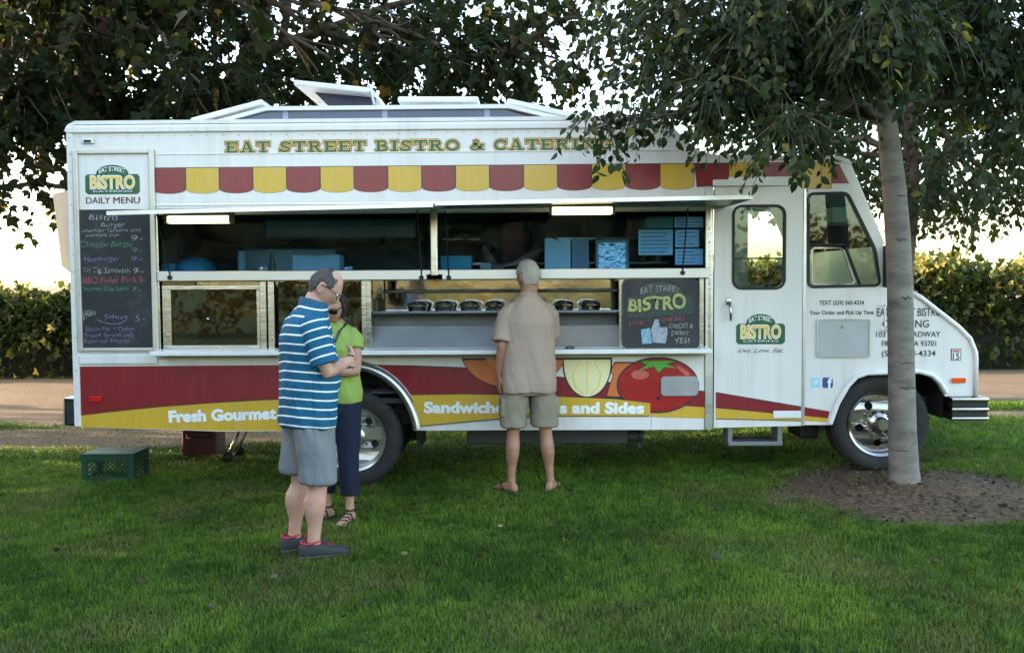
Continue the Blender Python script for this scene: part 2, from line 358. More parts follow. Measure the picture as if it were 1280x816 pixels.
# mirror arm on the windscreen post
MB().box(3.0, 3.07, -.2, -.08, 1.6, 1.86, .02).tube([(3.03, -.12, 1.86), (3.0, 0, 2.0)], .012, 6).build('mirror', BLACK, T)
# bumper
bxp = [U(1184, 489, -.0), U(1231, 519, 0)]
bump = MB()
B0, B1 = 3.53, 3.83
for z0, z1 in ((.625, .66), (.545, .58), (.475, .505)): bump.box(B0, B1, -.06, TW+.06, z0, z1, .012)
bumper = bump.build('bumper', CHROME, T, auto=40)
MB().box(B0+.01, B1-.012, -.045, TW+.045, .495, .64).build('bumper_infill', BLACK, bumper)
MB().box(3.1, B0+.01, .35, .55, .5, .62).box(3.1, B0+.01, 1.65, 1.85, .5, .62).build('bumper_bracket', DARK, bumper)
# ---- wheels
def wheel(x, z, y, rear, zz):
    wh = empty('wheel'); wh.parent = T; wh.location = (x, y, z)
    pr = [(.262, .04), (.265, .0), (.285, -.012), (.33, -.022), (.365, -.02), (.385, -.005), (WR, .02), (WR, .2), (.385, .225), (.33, .24), (.262, .22)]
    mb = MB().lathe(pr, (0, 0, 0), n=64)
    if rear: mb.lathe([(r, h+.29) for r, h in pr], (0, 0, 0), n=48)
    mb.build('tyre', TYRE, wh, auto=50)
    gr = MB()
    for k in range(60):
        a = 2*math.pi*k/60; gr.obox((WR*math.cos(a), .02+.003, WR*math.sin(a)), (-.011*math.sin(a), 0, .011*math.cos(a)), (0, .016, 0), (.004*math.cos(a), 0, .004*math.sin(a)))
    gr.build('tread', TYRE, wh)
    dz = .075 if rear else .03
    rm = MB().lathe([(.248, .0), (.268, -.014), (.266, .006), (.252, .012), (.243, .05), (.232, .1 if rear else .045), (.225, .12 if rear else .05)], (0, 0, 0), n=56)
    rim = rm.build('rim', CHROME if not rear else mat('rim_grey', (.5, .5, .48), .3, .9, dirt=(.14, .11, .08), damt=.6), wh, auto=40)
    disc = plate('wheel_disc', ell(0, 0, .233, .233, 56), [ell(.165*math.cos(rad(72*k+50)), .165*math.sin(rad(72*k+50)), .032, .032, 16) for k in range(5)], dz+.03 if not rear else .1, .008, rim.data.materials[0], wh)
    for v in disc.data.vertices:
        r = math.hypot(v.co.x, v.co.z); v.co.y += (-.05 if not rear else .05)*max(0, 1-(r/.233)**2)
    hb = -.035 if not rear else .06
    MB().lathe([(.0, hb-.04), (.045, hb-.04), (.052, hb-.03), (.056, hb+.03), (.085, hb+.045), (.09, hb+.09)], (0, 0, 0), n=28).build('hub_cap', rim.data.materials[0], wh, auto=40)
    for k in range(10):
        a = 2*math.pi*k/10; MB().lathe([(.0, -.024), (.009, -.024), (.0125, -.016), (.0125, .03)], (.105*math.cos(a), (dz-.02) if not rear else .135, .105*math.sin(a)), n=6).build('lug_nut', CHROME, wh)
    MB().lathe([(.0, .14), (.235, .14)], (0, .02, 0), n=32).build('brake_drum', DARK, wh)
    return wh
wheel(RWX, RWZ-.002, .03, True, 0); wheel(FWX, FWZ, .04, False, 0)
for x, z, y in ((RWX, RWZ, TW-.55), (FWX, FWZ, TW-.27)):
    MB().lathe([(.0, .0), (.265, -.0), (.33, -.02), (WR, .02), (WR, .2), (.33, .24), (0, .22)], (x, y, z), n=40).build('far_wheel', TYRE, T)
MB().tube([(RWX, .3, RWZ), (RWX, 1.7, RWZ)], .06).tube([(FWX, .2, FWZ-.05), (FWX, 2, FWZ-.05)], .05).build('axle', DARK, T)
# wheel wells and chassis
MB().box(-1.9, -.7, .031, .62, .42, .95).build('wheel_well', DARK, T).data.flip_normals()
def shell(name, m, x0, x1, y0, y1, z0, z1, parent, skip):
    f = {'x0': (0,1,3,2), 'x1': (4,6,7,5), 'y0': (0,4,5,1), 'y1': (2,3,7,6), 'z0': (0,2,6,4), 'z1': (1,5,7,3)}
    return MB().add([(x, y, z) for x in (x0, x1) for y in (y0, y1) for z in (z0, z1)], [q for k, q in f.items() if k not in skip]).build(name, m, parent, fix=False)
for o in [o for o in T.children if o.name.startswith('wheel_well')]: bpy.data.objects.remove(o)
shell('wheel_well', DARK, RWX-.52, RWX+.52, .031, .7, .2, .915, T, ('y0', 'z0'))
shell('wheel_well', DARK, 2.5, 3.5, .031, .6, .48, .86, T, ('y0', 'z0'))
MB().box(XL+.05, 1.0, .25, .37, .42, .6).box(XL+.05, 3.4, .75, .83, .45, .63).box(XL+.05, 3.4, 1.45, 1.53, .45, .63).box(XL+.02, 2.3, .04, TW-.04, .62, .66).build('chassis', DARK, T)
pe = U(585, 545, .45); pf = U(800, 546, .45)
MB().box(pe.x, pf.x-.12, .34, .56, pe.z-.05, pe.z+.07, .01).tube([(pf.x-.13, .45, pe.z), (pf.x-.02, .45, pe.z)], .05, 12).lathe([(.0, 0), (.05, 0), (.06, .02), (.045, .05), (0, .05)], (pf.x-.02, .45, pe.z), 'x', 14).tube([(pf.x, .45, pe.z), (pf.x-.01, .45, pe.z-.1)], .02).build('exhaust_tank', mat('dull_grey_metal', (.07, .07, .07), .6, .4), T)
# ---- entry step
s0, s1 = U(908, 536, .1), U(975, 553, .1)
st = MB().box(s0.x, s1.x, .02, .26, s1.z-.012, s1.z+.022, .005)
for xx in (s0.x, s1.x-.035): st.box(xx, xx+.035, .04, .24, s1.z+.022, s0.z+.12)
st.build('entry_step', mat('step_metal', (.22, .23, .24), .5, .6), T)
for x0 in (2.45,): MB().box(2.45, 2.62, .4, .8, .25, .5, .03).build('fuel_tank', DARK, T)
# ---- rear: bumper step, hatch flap
rb = U(69, 498, .25)
MB().strip([(XL-.002, .645), (XL-.15, .655), (XL-.155, .435), (XL-.04, .425)], .12, TW-.12, .012).build('rear_step', ALU, T)
MB().box(XL-.15, XL-.004, .14, .155, .44, .64).build('rear_step_end', DARK, T)
pa, pb, pc, pd = U(66, 243, .35), U(84, 236, .02), U(85, 345, .02), U(77, 332, .35)
rf = MB(); rf.add([pa, (XL-.005, .05, pb.z), (XL-.005, .05, pc.z), pd, pa+Vector((.0, .03, 0)), (XL-.005, .08, pb.z), (XL-.005, .08, pc.z), pd+Vector((0, .03, 0))], [(0,1,2,3), (7,6,5,4), (0,4,5,1), (1,5,6,2), (2,6,7,3), (3,7,4,0)])
rf.build('rear_flap', mat('beige_flap', (.5, .44, .38), .6), T)
bx('marker_lamp', REDL, *[w(111, 0)[0]*0+w(112, 499)[0], w(129, 499)[0]], -.022, -.002, w(120, 502)[1], w(120, 495)[1], .004)
bx('marker_lamp', AMBER, w(1189, 475)[0], w(1206, 475)[0], -.022, -.0, w(1198, 478)[1], w(1198, 472)[1], .004)
ml = MB().box(w(103, 177)[0], w(118, 177)[0], -.018, 0, w(110, 180)[1], w(110, 174)[1], .005).build('marker_lamp', ALU, T)
MB().box(w(106, 177)[0], w(115, 177)[0], -.023, -.018, w(110, 178.6)[1], w(110, 175.6)[1], .001).build('lens', BLACK, ml)
# ---- front panel fittings
cx0, cx1, cz0, cz1 = w(1022, 420)[0], w(1086, 420)[0], w(1050, 445)[1], w(1050, 400)[1]
cp = plate('access_panel', rrect(cx0, cx1, cz0, cz1, .008), [], -.006, .006, GREYP, T)
gasket(rrect(cx0, cx1, cz0, cz1, .008), .012, -.012, .012, ALU, cp, 'panel_frame')
MB().lathe([(0, -.018), (.012, -.018), (.016, -.004)], (w(1054, 408)[0], 0, w(1054, 408)[1]), n=12).build('lock', BEIGE, cp)
MB().tube([U(1112, 381, -.005), U(1107, 381, -.05), U(1106, 384, -.05), U(1106, 409, -.05), U(1109, 412, -.05), U(1113, 413, -.005)], .008, 8).build('grab_handle', WTRIM, T, True)
# panel joints as raised strips
bx('panel_strip', WHITE, -2.9, 1.3, -.006, 0, 2.655, 2.665, .001)
rv = MB()
for k in range(34):
    x = XL+.1+k*.13; rv.lathe([(0, -.005), (.006, -.003), (.008, 0)], (x, 0 if True else 0, ZR-.09), n=6)
for k in range(30):
    x = XL+.12+k*.148
    if x < 1.5: rv.lathe([(0, -.013), (.006, -.011), (.008, -.008)], (x, 0, 1.015), n=6)
for z in np.linspace(.5, 2.8, 18): rv.lathe([(0, -.018), (.006, -.015), (.008, -.012)], (XL+.02, 0, z), n=6); rv.lathe([(0, -.018), (.006, -.015), (.008, -.012)], (XD-.035, 0, z*.8), n=6)
rv.build('rivets', ALU, T)['kind'] = 'stuff'

# ---- roof: raised vent section with tinted panes and lids
Y0 = .12
def uu(px, py, Y): p = U(px, py, Y); return (p.x, p.z)
pA, pB, pC, pD = uu(236, 156, Y0), uu(334, 134, Y0), uu(636, 133, Y0), uu(738, 152, Y0)
zt = (pB[1]+pC[1])/2; pB = (pB[0], zt); pC = (pC[0], zt)
zb_ = ZR+.006
bay = MB().strip([(pA[0], zb_), pB, pC, (pD[0], zb_)], Y0, TW-.2, .02).build('roof_vent_deck', WTRIM, T)
fr = MB()
for a, b in (((pA[0]+.1, zb_), pB), (pB, pC), (pC, (pD[0]-.1, zb_))): fr.obox(((a[0]+b[0])/2, Y0-.02, (a[1]+b[1])/2-.012), ((b[0]-a[0])/2, 0, (b[1]-a[1])/2), (0, .02, 0), (0, 0, .016))
fr.build('vent_frame', WTRIM, bay)
xs = [uu(300, 145, Y0)[0], uu(357, 145, Y0)[0], uu(481, 145, Y0)[0], uu(609, 145, Y0)[0], uu(675, 145, Y0)[0]]
for i in range(4):
    a, b = xs[i]+.02, xs[i+1]-.02
    za = zt-.03
    poly = [(a, zb_), (b, zb_), (b, za), (a, za)]
    if i == 0: poly = [(a-.18, zb_), (b, zb_), (b, za), (a+.16, za)]
    if i == 3: poly = [(a, zb_), (b+.1, zb_), (a+.1, za), (a, za)]
    MB().prism(poly, Y0+.0, Y0+.012).build('vent_pane', BGLASS, bay)
for x in xs[1:4]: MB().box(x-.022, x+.022, Y0-.004, Y0+.03, zb_, zt-.02).build('vent_mullion', mat('lilac_grey', (.35, .35, .5), .5), bay)
def lid(p0, p1, Ya, Yb, name='vent_lid', t=.045):
    mb = MB(); a, b = Vector((p0[0], 0, p0[1])), Vector((p1[0], 0, p1[1])); d = (b-a); n = Vector((-d.z, 0, d.x)).normalized()
    c = (a+b)/2; mb.obox((c.x, (Ya+Yb)/2, c.z), d/2, (0, (Yb-Ya)/2, 0), n*t/2)
    o = mb.build(name, WTRIM, bay); md = o.modifiers.new('b', 'BEVEL'); md.width = .012; md.segments = 2; return o
lid(uu(238, 151, .2), uu(328, 127, .2), .2, 1.2); lid(uu(634, 126, .2), uu(728, 147, .2), .2, 1.2); lid(uu(497, 124, .3), uu(598, 124, .3), .3, 1.2)
op = lid(uu(367, 103, .3), uu(465, 113, .3), .3, 1.3)
q0, q1 = uu(387, 110, .32), uu(465, 117, .32)
MB().prism([(q0[0], q0[1]), (q1[0], q1[1]), (q1[0], uu(465, 128, .32)[1]), (uu(405, 128, .32)[0], uu(405, 128, .32)[1])], .5, .52).build('lid_screen', mat('navy_screen', (.01, .014, .06), .4), bay)
MB().tube([(*U(463, 114, .3),), (*U(468, 131, .3),)], .012, 6).build('lid_stay', ALU, bay)
MB().box(uu(367, 131, .3)[0], uu(462, 131, .3)[0], .3, 1.3, zt, zt+.035, .006).build('lid_rim', WTRIM, bay)

# ---- flaps over the serving hatch
FY = -.92; HZ = 2.20
def flap(xa, xb, za, zb2, hz=HZ):
    mb = MB(); t = .022
    v = [(xa, -.012, hz), (xb, -.012, hz), (xb, FY, zb2), (xa, FY, za)]
    mb.add([(x, y, z) for x, y, z in v]+[(x, y, z+t) for x, y, z in v], [(0,1,2,3), (7,6,5,4), (0,4,5,1), (1,5,6,2), (2,6,7,3), (3,7,4,0)])
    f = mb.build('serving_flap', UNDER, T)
    e = MB()
    for p, q in (((xa, FY, za), (xb, FY, zb2)), ((xa, -.012, hz), (xa, FY, za)), ((xb, -.012, hz), (xb, FY, zb2))):
        p, q = Vector(p), Vector(q); d = q-p; e.obox((p+q)/2+Vector((0, 0, .008)), d/2, Vector((0, 0, 1)).cross(d).normalized()*.012, (0, 0, .014))
    e.build('flap_edge', ALU, f); return f
xm = w(543, 300)[0]
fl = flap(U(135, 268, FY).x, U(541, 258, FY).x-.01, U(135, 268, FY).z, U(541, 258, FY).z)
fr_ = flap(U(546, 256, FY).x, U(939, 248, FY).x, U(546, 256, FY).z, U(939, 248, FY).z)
def tube_lamp(px0, px1, py, Y, parent):
    a, b = U(px0, py, Y), U(px1, py, Y)
    zt_ = HZ+(U(px0, 262, FY).z-HZ)*(-Y/.92) if False else None
    lp = MB().box(a.x, b.x, Y-.04, Y+.04, a.z-.028, a.z+.028, .012).build('lamp_tube', emit('warm_lamp%d' % px0, (1, .82, .42), .42), parent)
    MB().box(a.x-.02, b.x+.02, Y-.05, Y+.05, a.z+.028, a.z+.07).build('lamp_housing', INW, parent)
    for s in (a.x-.02, b.x): MB().box(s, s+.02, Y-.045, Y+.045, a.z-.03, a.z+.028, .004).build('lamp_cap', INW, parent)
tube_lamp(211, 288, 275, -.42, fl); tube_lamp(690, 765, 264, -.4, fr_)
# struts
for px, pt, pb2, Y in ((213, 266, 347, -.4), (527, 262, 347, -.4), (561, 262, 347, -.4), (853, 262, 341, -.4)):
    b = U(px, pb2, -.05); MB().tube([(b.x, -.05, b.z), (b.x, -.3, 2.17)], .006, 6).lathe([(0, -.02), (.02, -.02), (.02, .02), (0, .02)], (b.x, -.05, b.z), n=10).build('gas_strut', BLACK, T)
pp = U(543, 340, -.06)
MB().box(pp.x-.03, pp.x+.03, -.085, -.035, 1.66, 2.19, .008).build('flap_post', STEEL, T)
MB().box(pp.x-.07, pp.x+.07, -.06, -.03, 1.63, 1.68, .006).build('post_bracket', ALU, T)
# ---- window frame, ledge, counter
bx('hatch_frame', STEEL, OX0-.045, OX0, -.015, .06, 1.02, 2.2, .004); bx('hatch_frame', STEEL, OX1-.0, OX1+.025, -.014, .06, 1.02, 2.19, .004)
MB().box(OX0, OX1, -.06, .10, 1.63, 1.712, .006).build('ledge', mat('ledge_alu', (.6, .6, .6), .36, .8, var=.05), T)
ctr = MB().box(OX0-.02, OX1, -.2, .12, 1.035, 1.072, .006).build('counter', WTRIM, T)
for xa, xb in ((OX0, pp.x-.02), (pp.x+.02, OX1)): MB().box(xa, xb, .03, .036, 1.712, 2.17).build('tinted_window', TGLASS, T)
MB().box(pp.x-.02, pp.x+.02, .02, .05, 1.712, 2.17).build('window_mullion', STEEL, T)
# ---- kitchen interior
KX1 = 1.6
shell('kitchen_lining', INNER, OX0-.3, KX1, .04, 1.9, .7, 2.5, T, ('y0',))
MB().box(OX0-.3, KX1, 1.88, 1.9, 2.0, 2.4).build('range_hood', INW, T)
MB().box(-2.3, -.9, 1.0, 1.85, 2.02, 2.2, .02).build('extractor_hood', mat('hood_steel', (.6, .62, .65), .45, .3), T)
for x in np.linspace(-2.1, 1.2, 9): MB().lathe([(0, 0), (.03, 0), (.03, .02), (.015, .05)], (float(x), 1.1, 2.0), 'z', 10).build('spot_lamp', GREYP, T)
# kitchen fittings seen through the window
ks = MB()
for z in (1.78, 2.02): ks.box(-.7, 1.5, 1.55, 1.86, z, z+.02)
ks.build('wall_shelf', STEEL, T)
r0 = random.Random(4)
for k in range(15):
    x = -.62+k*.145; hh = .08+.12*r0.random(); ww = .03+.025*r0.random(); z = 1.80 if k % 3 else 2.04
    MB().lathe([(0, 0), (ww, 0), (ww, hh*.7), (ww*.5, hh*.85), (ww*.5, hh), (0, hh)], (x, 1.66, z), 'z', 14).build('stored_jar', mat('jar_%d' % (k % 5), ((.5, .48, .42), (.35, .08, .05), (.15, .25, .1), (.55, .4, .1), (.6, .6, .6))[k % 5], .4), T, auto=40)
MB().box(-2.6, -1.7, 1.3, 1.86, .9, 1.95, .02).build('refrigerator', mat('fridge_steel', (.45, .46, .47), .4, .5), T)
MB().box(-1.6, -.8, 1.3, 1.86, .9, 1.62, .02).build('griddle', DARK, T)
# serving recess
RZ0, RZ1, RY = 1.075, 1.63, .42
shell('serving_recess', MIRR, OX0, OX1, .0, RY, RZ0, RZ1, T, ('y0', 'z0', 'z1'))
MB().box(OX0, OX1, .0, .44, 1.632, 1.66).build('recess_top', INNER, T)
MB().box(OX0, OX1, .12, .44, 1.04, 1.07).build('recess_floor', STEEL, T)
def X(px, Y): return U(px, 400, Y).x
# glass warming case at the left
wc = empty('warming_case'); wc.parent = T
a, b = X(203, .0), X(325, .0)
fm = MB()
for x0, x1, z0, z1 in ((a, b, 1.56, 1.6), (a, b, 1.075, 1.105), (a, a+.07, 1.105, 1.56), (b-.03, b, 1.105, 1.56)): fm.box(x0, x1, .005, .04, z0, z1, .004)
fm.build('case_frame', STEEL, wc)
MB().box(a+.07, b-.03, .02, .026, 1.105, 1.56).build('case_glass', PGLASS, wc)
shell('case_lining', mat('case_back', (.12, .1, .085), .35, .5), a+.04, b-.02, .03, .40, 1.09, 1.58, wc, ('y0',))
MB().box(a+.08, a+.28, .05, .35, 1.12, 1.55).build('case_partition', GREYP, wc)
MB().lathe([(0, -.02), (.012, -.016), (.016, 0)], (U(260, 399, 0).x, .005, U(260, 399, 0).z), n=12).build('knob', CHROME, wc)
for px in (330, 340): bx('steel_post', STEEL, X(px-5, 0), X(px+3, 0), .0, .06, RZ0, RZ1, .003)
for px in (455, 461, 777, 877): bx('steel_post', STEEL, X(px-3, 0), X(px+3, 0), .0, .06, RZ0, RZ1, .003)
# drinks cabinet between the posts
dcb = empty('drinks_cabinet'); dcb.parent = T
a, b = X(347, 0), X(450, 0)
shell('cabinet_lining', mat('cabinet_grey', (.2, .2, .2), .5), a, b, .05, .41, 1.09, 1.62, dcb, ('y0',))
for z in (1.3, 1.46): MB().box(a, b, .06, .38, z, z+.012).box(a, b, .05, .062, z-.004, z+.03).build('shelf', STEEL, dcb)
MB().box(a, b, .03, .036, 1.09, 1.62).build('cabinet_glass', PGLASS, dcb)
pnl = MB().box(X(436, .05), X(449, .05), .04, .05, 1.1, U(440, 393, .04).z).build('label_panel', WTRIM, dcb)
text('DSI', X(447, .03), None, U(440, 422, .03).z, .05, .026, mat('red_print', (.5, .03, .05), .4), dcb, rot=math.pi/2, bold=.02)
# shelves and steel tray in the open recess
a, b = X(463, .1), X(774, .1)
for py, dy in ((364, .12), (390, .08)):
    z = U(600, py, dy).z
    MB().box(a, b, dy+.01, RY, z-.005, z+.005).tube([(a, dy, z), (b, dy, z)], .014, 8).build('shelf', STEEL, T)
MB().add([(a, .02, 1.075), (b, .02, 1.075), (b, .14, 1.25), (a, .14, 1.25), (a, .3, 1.25), (b, .3, 1.25)], [(0, 1, 2, 3), (3, 2, 5, 4)]).build('tray_apron', mat('matte_steel', (.42, .43, .44), .5, .85, var=.12, scale=3, dirt=(.2, .19, .17), damt=.4), T)
MB().box(a, b, .3, .31, 1.25, 1.36).build('tray_back', INNER, T)
bt = MB().box(X(466, 0), X(479, 0), .0, .05, U(472, 374, 0).z, RZ1-.002, .003).build('bracket_box', MIRR, T)

# ---- lettering and graphics
dk = lambda pts, y, m, name, t=.0016, par=None: plate(name, pts, [], y, t, m, par or T)
# awning stripes
bpx = [190, 232, 274, 317, 359.5, 402, 444.5, 486.5, 529, 572, 615, 657.5, 700, 742, 783.5, 825, 864, 905.5, 945.5, 983, 1021]
stripes = empty('awning_print'); stripes.parent = T
X0s = w(190, 212)[0]; sw = (w(825, 205)[0]-X0s)/15
ZT = 2.553
for i in range(21):
    xa = X0s+i*sw; xb = xa+sw
    cut = i >= 16; zl = 2.375 if not cut else 2.44
    if i == 16: zl = 2.375
    if xa > 2.75: break
    zt_s = ZT
    cxm = (xa+xb)/2
    if i < 16: poly = [(xa, ZT), (xb, ZT)]+[(cxm+sw/2*math.cos(rad(t)), zl-.035*math.sin(rad(-t))) for t in np.linspace(0, -180, 13)]
    else: poly = [(xa, ZT), (xb, ZT), (xb, zl), (xa, zl)]
    if i >= 16: poly = [(x, min(z, 2.553)) for x, z in poly]
    yb = -.0025 if i < 16 else -.0035
    if i == 16: poly = [(xa, ZT), (xb, ZT), (xb, 2.375), (xa+.02, 2.36)]
    if i == 19: poly = [(xa, ZT), (xb, ZT), (xb, zl-.1), (xa, zl-.1)]
    if i == 20: poly = [(xa, ZT-.01), (xa+.06, ZT-.02), (xa+.14, zl-.06), (xa, zl-.06)]
    c = sum(p[0] for p in poly)/len(poly); d = sum(p[1] for p in poly)/len(poly)
    dk(poly, yb+.0012, LINE, 'stripe_edge', par=stripes)
    dk([(c+(x-c)*.968, d+(z-d)*.965) for x, z in poly], yb, RED if i % 2 == 0 else YEL, 'stripe', par=stripes)
# bands along the skirt
def curve_pts(ps): return [w(*p) for p in ps]
redp = curve_pts([(98, 519), (200, 508), (320, 500)])+[(RWX-.56, .70), (RWX-.47, .79), (RWX-.3, .89), (RWX-.1, .935)]
ytop = [(98, 519), (150, 513), (200, 508), (260, 503.5), (320, 500), (362, 498)]
ra_l = [(RWX+.578*math.cos(rad(a)), RWZ+.648*math.sin(rad(a))) for a in (160, 150, 140, 130, 120, 110, 100, 90, 80, 70, 60, 50, 40, 30, 20, 14)]
red_l = curve_pts(ytop)+[p for p in ra_l if p[0] < RWX+.47 and p[1] > .69]+curve_pts([(513, 493), (580, 492), (640, 493), (700, 495), (770, 498), (812.5, 503)])+curve_pts([(812.5, 482), (700, 471), (640, 464), (575, 459), (520, 457), (440, 455.5), (98, 458)])
dk(red_l, -.0018, RED, 'red_band')
yl = [w(98, 533)]+[w(200, 537), w(330, 538.5)]+[p for p in ra_l[:1]]
yl = [w(98, 533.5), (-2.4, ZB+.004), (RWX-.585, ZB+.004), (RWX-.57, .55), (RWX-.55, .62)]+curve_pts(ytop[::-1])
dk(yl, -.0016, YEL, 'yellow_band')
dk(curve_pts([(526, 532), (580, 527), (640, 521.5), (700, 519.5), (770, 519), (812.5, 519.5), (812.5, 503), (770, 498), (700, 495), (640, 493), (580, 492), (514, 493)]), -.0115, YEL, 'yellow_band', .0112)
hy = .0
dk(curve_pts([(814.5, 521), (886, 523), (886, 509), (814.5, 505)]), -.0016, YEL, 'yellow_band', par=hatch)
dk(curve_pts([(814.5, 505), (886, 509), (886, 489), (814.5, 482)]), -.0012, RED, 'red_band', par=hatch)
dk(curve_pts([(894.5, 490), (1001, 508), (1001, 519), (894.5, 509)]), -.0085, RED, 'red_band', par=door)
dk(curve_pts([(894.5, 509), (1001, 519), (1001, 525.5), (894.5, 523)]), -.0085, YEL, 'yellow_band', par=door)
dk(curve_pts([(1005, 508.5), (1037, 514), (1035, 522.5), (1005, 519.5)]), -.0018, RED, 'red_band')
dk(curve_pts([(1005, 519.5), (1035, 522.5), (1034, 527.5), (1005, 525.7)]), -.0018, YEL, 'yellow_band')
ln = lambda ps, m=LINE, wd=.006, y=-.0032, n='band_line', par=None: [MB().obox(((a[0]+b[0])/2, y, (a[1]+b[1])/2), ((b[0]-a[0])/2, 0, (b[1]-a[1])/2), (0, .0006, 0), Vector((-(b[1]-a[1]), 0, b[0]-a[0])).normalized()*wd/2).build(n, m, par or T) for a, b in zip(ps, ps[1:])]
def lines(ps, wd=.006, y=-.0036, m=None, name='band_line', par=None):
    mb = MB()
    for k, (a, b) in enumerate(zip(ps, ps[1:])): mb.obox(((a[0]+b[0])/2, y-.00005*(k % 2), (a[1]+b[1])/2), ((b[0]-a[0])/2, 0, (b[1]-a[1])/2), (0, .0004, 0), Vector((-(b[1]-a[1]), 0, b[0]-a[0])).normalized()*wd/2)
    return mb.build(name, m or LINE, par or T)
lines(curve_pts(ytop)); lines(curve_pts([(514, 493), (580, 492), (640, 493), (700, 495), (770, 498), (812, 503)]), y=-.0122); lines(curve_pts([(526, 532), (580, 527), (640, 521.5), (700, 519.5), (812, 519.5)]), y=-.0122)
lines(curve_pts([(440, 455.5), (520, 457), (575, 459), (640, 464), (700, 471), (770, 479)]))
lines(curve_pts([(894.5, 490), (1001, 508)]), y=-.0105, par=door); lines(curve_pts([(894.5, 509), (1001, 519)]), y=-.0105, par=door); lines(curve_pts([(894.5, 523), (1001, 525.5)]), y=-.0105, par=door)
# vegetables
def veg(poly, y, m, name, lw=.014, line=True):
    o = empty(name); o.parent = T
    c = np.mean(poly, 0)
    if line: dk(poly, y, LBLK, 'outline', par=o)
    sh = 1-lw*2/(max(p[0] for p in poly)-min(p[0] for p in poly)); sv = 1-lw*2/(max(p[1] for p in poly)-min(p[1] for p in poly))
    dk([(c[0]+(x-c[0])*sh, c[1]+(z-c[1])*sv) for x, z in poly], y-.0015, m, 'colour_fill', par=o); return o
def clipt(poly, zt): return [(x, min(z, zt)) for x, z in poly]
ZC = .992
def pell(px, py, rx, ry, n=40): c = w(px, py); s = 1/153.; return ell(c[0], c[1], rx*s, ry*s, n)
def dedupe(p):
    o = []
    for q in p:
        if not o or (abs(q[0]-o[-1][0])+abs(q[1]-o[-1][1])) > 1e-4: o.append(q)
    return o
def half(px, py, rx, ry, n=30):                 # lower part of an ellipse cut off by the trim above
    c = w(px, py); s = 1/153.; z0 = (ZC-c[1])/(ry*s); t0 = math.asin(max(-1, min(1, z0)))
    return [(c[0]+rx*s*math.cos(t), c[1]+ry*s*math.sin(t)) for t in np.linspace(math.pi-t0, 2*math.pi+t0, n)]
v1 = veg(half(642, 438, 66, 48), -.0040, ORNG, 'squash_print')
dk(half(648, 436, 44, 32), -.0070, mat('orange_light', (.72, .27, .09), .35), 'inner_ring', par=v1); dk(half(650, 434, 26, 28), -.0085, YEL, 'inner_core', par=v1)
v2 = veg(half(734, 452, 31, 45), -.0042, CREAM, 'onion_print')
for q in (-16, 0, 15): lines(curve_pts([(734+q*.6, 452), (734+q*1.15, 468), (734+q*.9, 484), (734+q*.3, 492)]), .008, -.0066, LYEL, 'onion_line', v2)
v3 = veg(curve_pts([(768, 452), (806, 452), (798, 470), (780, 498), (757, 497), (761, 482), (766, 470), (763, 462)]), -.0050, ORNG, 'carrot_print')
v4 = veg(half(822, 481, 51, 35, 44), -.0074, mat('tomato_red', (.36, .015, .018), .25, coat=.3), 'tomato_print')
dk(pell(800, 468, 11, 6, 20), -.0104, mat('tomato_pink', (.52, .12, .1), .3), 'highlight', par=v4)
dk(curve_pts([(845, 455), (862, 466), (860, 472), (848, 461)]), -.0104, mat('tomato_pink', (.52, .12, .1)), 'highlight', par=v4)
star = curve_pts([(800, 451), (844, 451), (832, 455), (846, 460), (830, 458.5), (823, 465.5), (817, 457.5), (797, 463), (809, 456)])
dk([(np.mean([p[0] for p in star])+(x-np.mean([p[0] for p in star]))*1.12, min(ZC+.001, z-.004)) for x, z in star], -.0106, LBLK, 'outline', par=v4); dk(star, -.0122, LGREEN, 'stalk', par=v4)

